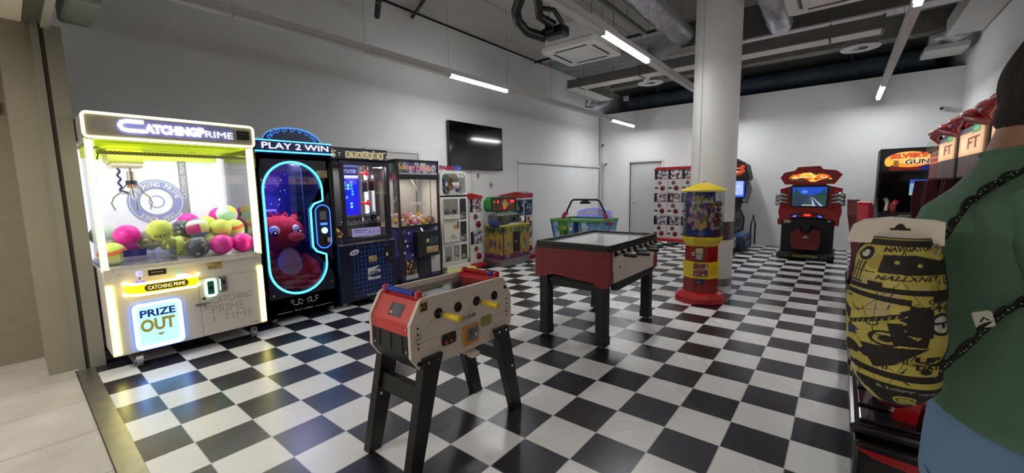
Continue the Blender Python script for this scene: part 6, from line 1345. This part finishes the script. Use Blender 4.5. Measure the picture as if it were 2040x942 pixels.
b = MB(mat('patch_white', '#b8b8ac', .5)); b.prism(rrect(-.012, .016, -.016, .016, .005), -.002, .002); b.use(MATB).tube([(-.004, -.003, -.004), (.002, -.003, .004), (.008, -.003, -.002)], .0016, 5)
o = b.obj('cord_patch'); o.location = (1.722, -.768, 1.325); o.rotation_euler = (0, -.3, .2); tag(o, 'small white patch behind the lower cord on the green shirt', 'patch')

# ------------------------------------------------------------------ the person in the green shirt (seen from behind, cut by the right edge)
t = thing('person', 'person in a green t-shirt and light blue shorts at the right edge, seen from behind', 'person', (1.845, -.50, 0), math.radians(-8))
# local frame: faces +x; left arm at +y, right arm (nearer the camera) at -y
SKIN = mat('skin', '#8c6450', .55, noise=.06, nscale=12); HAIR = mat('hair', '#20160f', .85, noise=.3, nscale=40, bump=.7, bscale=180)
SHIRT = mat('green_cotton', '#4e6b58', .9, noise=.1, nscale=5, bump=.25, bscale=14); SHORT = mat('blue_shorts', '#5f7d9c', .85, noise=.05, nscale=6)
joints = {'pelvis': (0, 0, 1.0, .12), 'belly': (-.01, 0, 1.14, .115), 'chest': (-.01, 0, 1.38, .125), 'neckbase': (-.0, 0, 1.60, .075), 'neck': (.01, 0, 1.68, .058), 'skull': (.02, 0, 1.79, .085), 'crown': (.01, 0, 1.87, .08)}
edges = [('pelvis', 'belly'), ('belly', 'chest'), ('chest', 'neckbase'), ('neckbase', 'neck'), ('neck', 'skull'), ('skull', 'crown')]
def J(n_, x, y, z, r, par): joints[n_] = (x, y, z, r); edges.append((par, n_))
for s, sd in (('l', 1), ('r', -1)):
    J(s+'sh', -.0, sd*.19, 1.54, .06, 'chest'); 
    if sd > 0:
        J(s+'el', -.05, sd*.27, 1.23, .043, s+'sh'); J(s+'wr', -.06, sd*.27, .98, .028, s+'el'); J(s+'pm', -.06, sd*.265, .92, .03, s+'wr')
    else:
        J(s+'el', .12, sd*.24, 1.26, .043, s+'sh'); J(s+'wr', .36, sd*.17, 1.28, .028, s+'el'); J(s+'pm', .43, sd*.15, 1.29, .03, s+'wr')
    J(s+'hip', .0, sd*.1, .94, .095, 'pelvis'); J(s+'kn', .03, sd*.11, .52, .06, s+'hip'); J(s+'cf', .0, sd*.11, .36, .056, s+'kn'); J(s+'an', -.02, sd*.11, .09, .036, s+'cf'); J(s+'ft', .13, sd*.12, .035, .035, s+'an'); J(s+'he', -.05, sd*.11, .035, .033, s+'an')
def skinmesh(name, jn, ed, m_, parent, root, sub=2):
    me = bpy.data.meshes.new(name); ks = list(jn); idx = {k: i for i, k in enumerate(ks)}
    me.from_pydata([jn[k][:3] for k in ks], [(idx[a], idx[b_]) for a, b_ in ed], []); me.materials.append(m_)
    o = bpy.data.objects.new(name, me); COL.objects.link(o); o.parent = parent
    md = o.modifiers.new('skin', 'SKIN'); md.use_smooth_shade = True
    for i, k in enumerate(ks):
        sv = me.skin_vertices[0].data[i]; sv.radius = (jn[k][3], jn[k][3]); sv.use_root = (k == root)
    s_ = o.modifiers.new('sub', 'SUBSURF'); s_.levels = sub; s_.render_levels = sub
    return o
# body with five separate fingers on each hand, all one skinned surface per limb chain
for s, sd in (('l', 1), ('r', -1)):
    px_, py_, pz_ = joints[s+'pm'][:3]
    d_ = Vector((0, 0, -1)) if sd > 0 else Vector((.97, .2, .05)); side = Vector((1, 0, 0)) if sd > 0 else Vector((0, .2, .97))
    for k in range(4):
        off = (k-1.5)*.021; L_ = (.068, .078, .074, .058)[k]; base = Vector((px_, py_, pz_))+d_*.03+side*off; curl = Vector((.0, -.3*sd, 0)) if sd > 0 else Vector((0, .1, -.3))
        J('%sf%da' % (s, k), *base, .0095, s+'pm'); q = base+d_*L_*.55+curl*.02; J('%sf%db' % (s, k), *q, .0085, '%sf%da' % (s, k)); q = q+d_*L_*.4+curl*.07; J('%sf%dc' % (s, k), *q, .0075, '%sf%db' % (s, k))
    th = Vector((px_, py_, pz_))+side*.04-d_*.01; J(s+'tha', *th, .011, s+'pm'); th = th+side*.02+d_*.035; J(s+'thb', *th, .0095, s+'tha')
skinmesh('body', joints, edges, SKIN, t, 'pelvis')
# head shaped over the skull, with face
b = MB(SKIN); b.ball((.03, 0, 1.79), (.098, .076, .12), 28, 20); b.tube([(-.03, 0, 1.60), (-.02, 0, 1.68), (-.0, 0, 1.77)], [.078, .07, .066], 18); b.ball((.085, 0, 1.73), (.035, .04, .03), 12, 8)
b.tube([(.122, 0, 1.82), (.142, 0, 1.785), (.125, 0, 1.775)], [.01, .014, .012], 8); hd_ = b.obj('head', t)
for sd in (-1, 1):
    e = MB(mat('eye_white', '#d8d4e6', .4)); e.ball((.112, sd*.032, 1.81), .013, 10, 8); e.use(MATB).ball((.122, sd*.032, 1.81), .006, 8, 6); e.obj('eye', hd_)
    e = MB(SKIN); e.ball((.02, sd*.078, 1.79), (.02, .01, .034), 12, 8); e.obj('ear', hd_)
MB(mat('lips', '#7a4a40', .5)).ball((.118, 0, 1.745), (.008, .024, .006), 12, 6).obj('mouth', hd_)
b = MB(HAIR); 
prof = []
V = []; seg, rings = 36, 22
for i in range(rings+1):
    th = PI*.80*i/rings
    for k in range(seg):
        a = 2*PI*k/seg; x = math.cos(a); rr = 1.0+.03*math.sin(7*a+3*th)+.02*math.sin(13*a)
        fz = th if x < .3 else th*(.62 if x > .6 else .62+.38*(.6-x)/.3)
        V.append((.026+.112*rr*math.sin(fz)*x, .092*rr*math.sin(fz)*math.sin(a), 1.805+.135*rr*math.cos(fz)))
b.add(V, [(i*seg+k, (i+1)*seg+k, (i+1)*seg+(k+1) % seg, i*seg+(k+1) % seg) for i in range(rings) for k in range(seg)], True); b.tube([(-.008, 0, 1.80), (-.014, 0, 1.75), (-.022, 0, 1.715), (-.022, 0, 1.70)], [.07, .072, .07, .055], 20)
b.obj('hair', t, 'short dark brown hair')
# t-shirt: torso loft plus sleeves
def loft(b, secs, seg=40, cap=False, fold=0.0):
    V = []
    for j, (cx, cy, cz, rx, ry, tilt) in enumerate(secs):
        for k in range(seg):
            a = 2*PI*k/seg; f = 1+fold*math.sin(5*a+j*.9)*.5+fold*math.sin(9*a-j*.6)*.4; x = rx*f*math.copysign(abs(math.cos(a))**.85, math.cos(a)); y = ry*f*math.copysign(abs(math.sin(a))**.85, math.sin(a)); V.append((cx+x, cy+y, cz+tilt*x))
    n = len(secs); b.add(V, [(j*seg+k, j*seg+(k+1) % seg, (j+1)*seg+(k+1) % seg, (j+1)*seg+k) for j in range(n-1) for k in range(seg)], True); return b
b = MB(SHIRT)
secs = [(.0, 0, 1.045, .165, .225, -.3), (-.0, 0, 1.12, .162, .222, -.15), (-.005, 0, 1.2, .155, .215, 0), (-.012, 0, 1.3, .158, .222, 0), (-.03, 0, 1.4, .168, .235, 0), (-.036, 0, 1.48, .168, .24, 0), (-.034, 0, 1.54, .156, .225, .05), (-.024, 0, 1.59, .12, .175, .1), (-.02, 0, 1.625, .10, .12, .12), (-.02, 0, 1.65, .086, .09, .12), (-.02, 0, 1.665, .08, .082, .12)]
loft(b, secs, 48, fold=.025)
b.tube([(-.02, .17, 1.53), (-.03, .23, 1.45), (-.05, .27, 1.33), (-.055, .28, 1.27)], [.085, .085, .08, .085], 20, caps=False)
b.tube([(-.0, -.15, 1.54), (.02, -.2, 1.48), (.06, -.235, 1.38), (.10, -.245, 1.30)], [.09, .088, .082, .086], 20, caps=False)
b.tube([(-.02+.081*math.cos(a), .083*math.sin(a), 1.665+.12*.081*math.cos(a)) for a in [k*PI/16 for k in range(32)]], .006, 8, closed=True)
b.obj('t_shirt', t)
b = MB(SHORT); loft(b, [(.0, 0, 1.06, .14, .195, 0), (.0, 0, .95, .15, .205, 0), (.0, 0, .86, .152, .205, 0)], 40, fold=.02)
for sd in (-1, 1): loft(b, [(.0, sd*.1, .9, .14, .105, 0), (.01, sd*.105, .72, .125, .1, 0), (.02, sd*.11, .58, .12, .1, 0)], 28, fold=.03)
b.obj('shorts', t)
for sd in (-1, 1): b = MB(mat('shoe_white', '#c8c8c4', .5)); b.tube([(-.07, sd*.11, .05), (.02, sd*.115, .055), (.12, sd*.12, .045), (.19, sd*.125, .035)], [.045, .05, .047, .034], 14); b.obj('shoe', t)
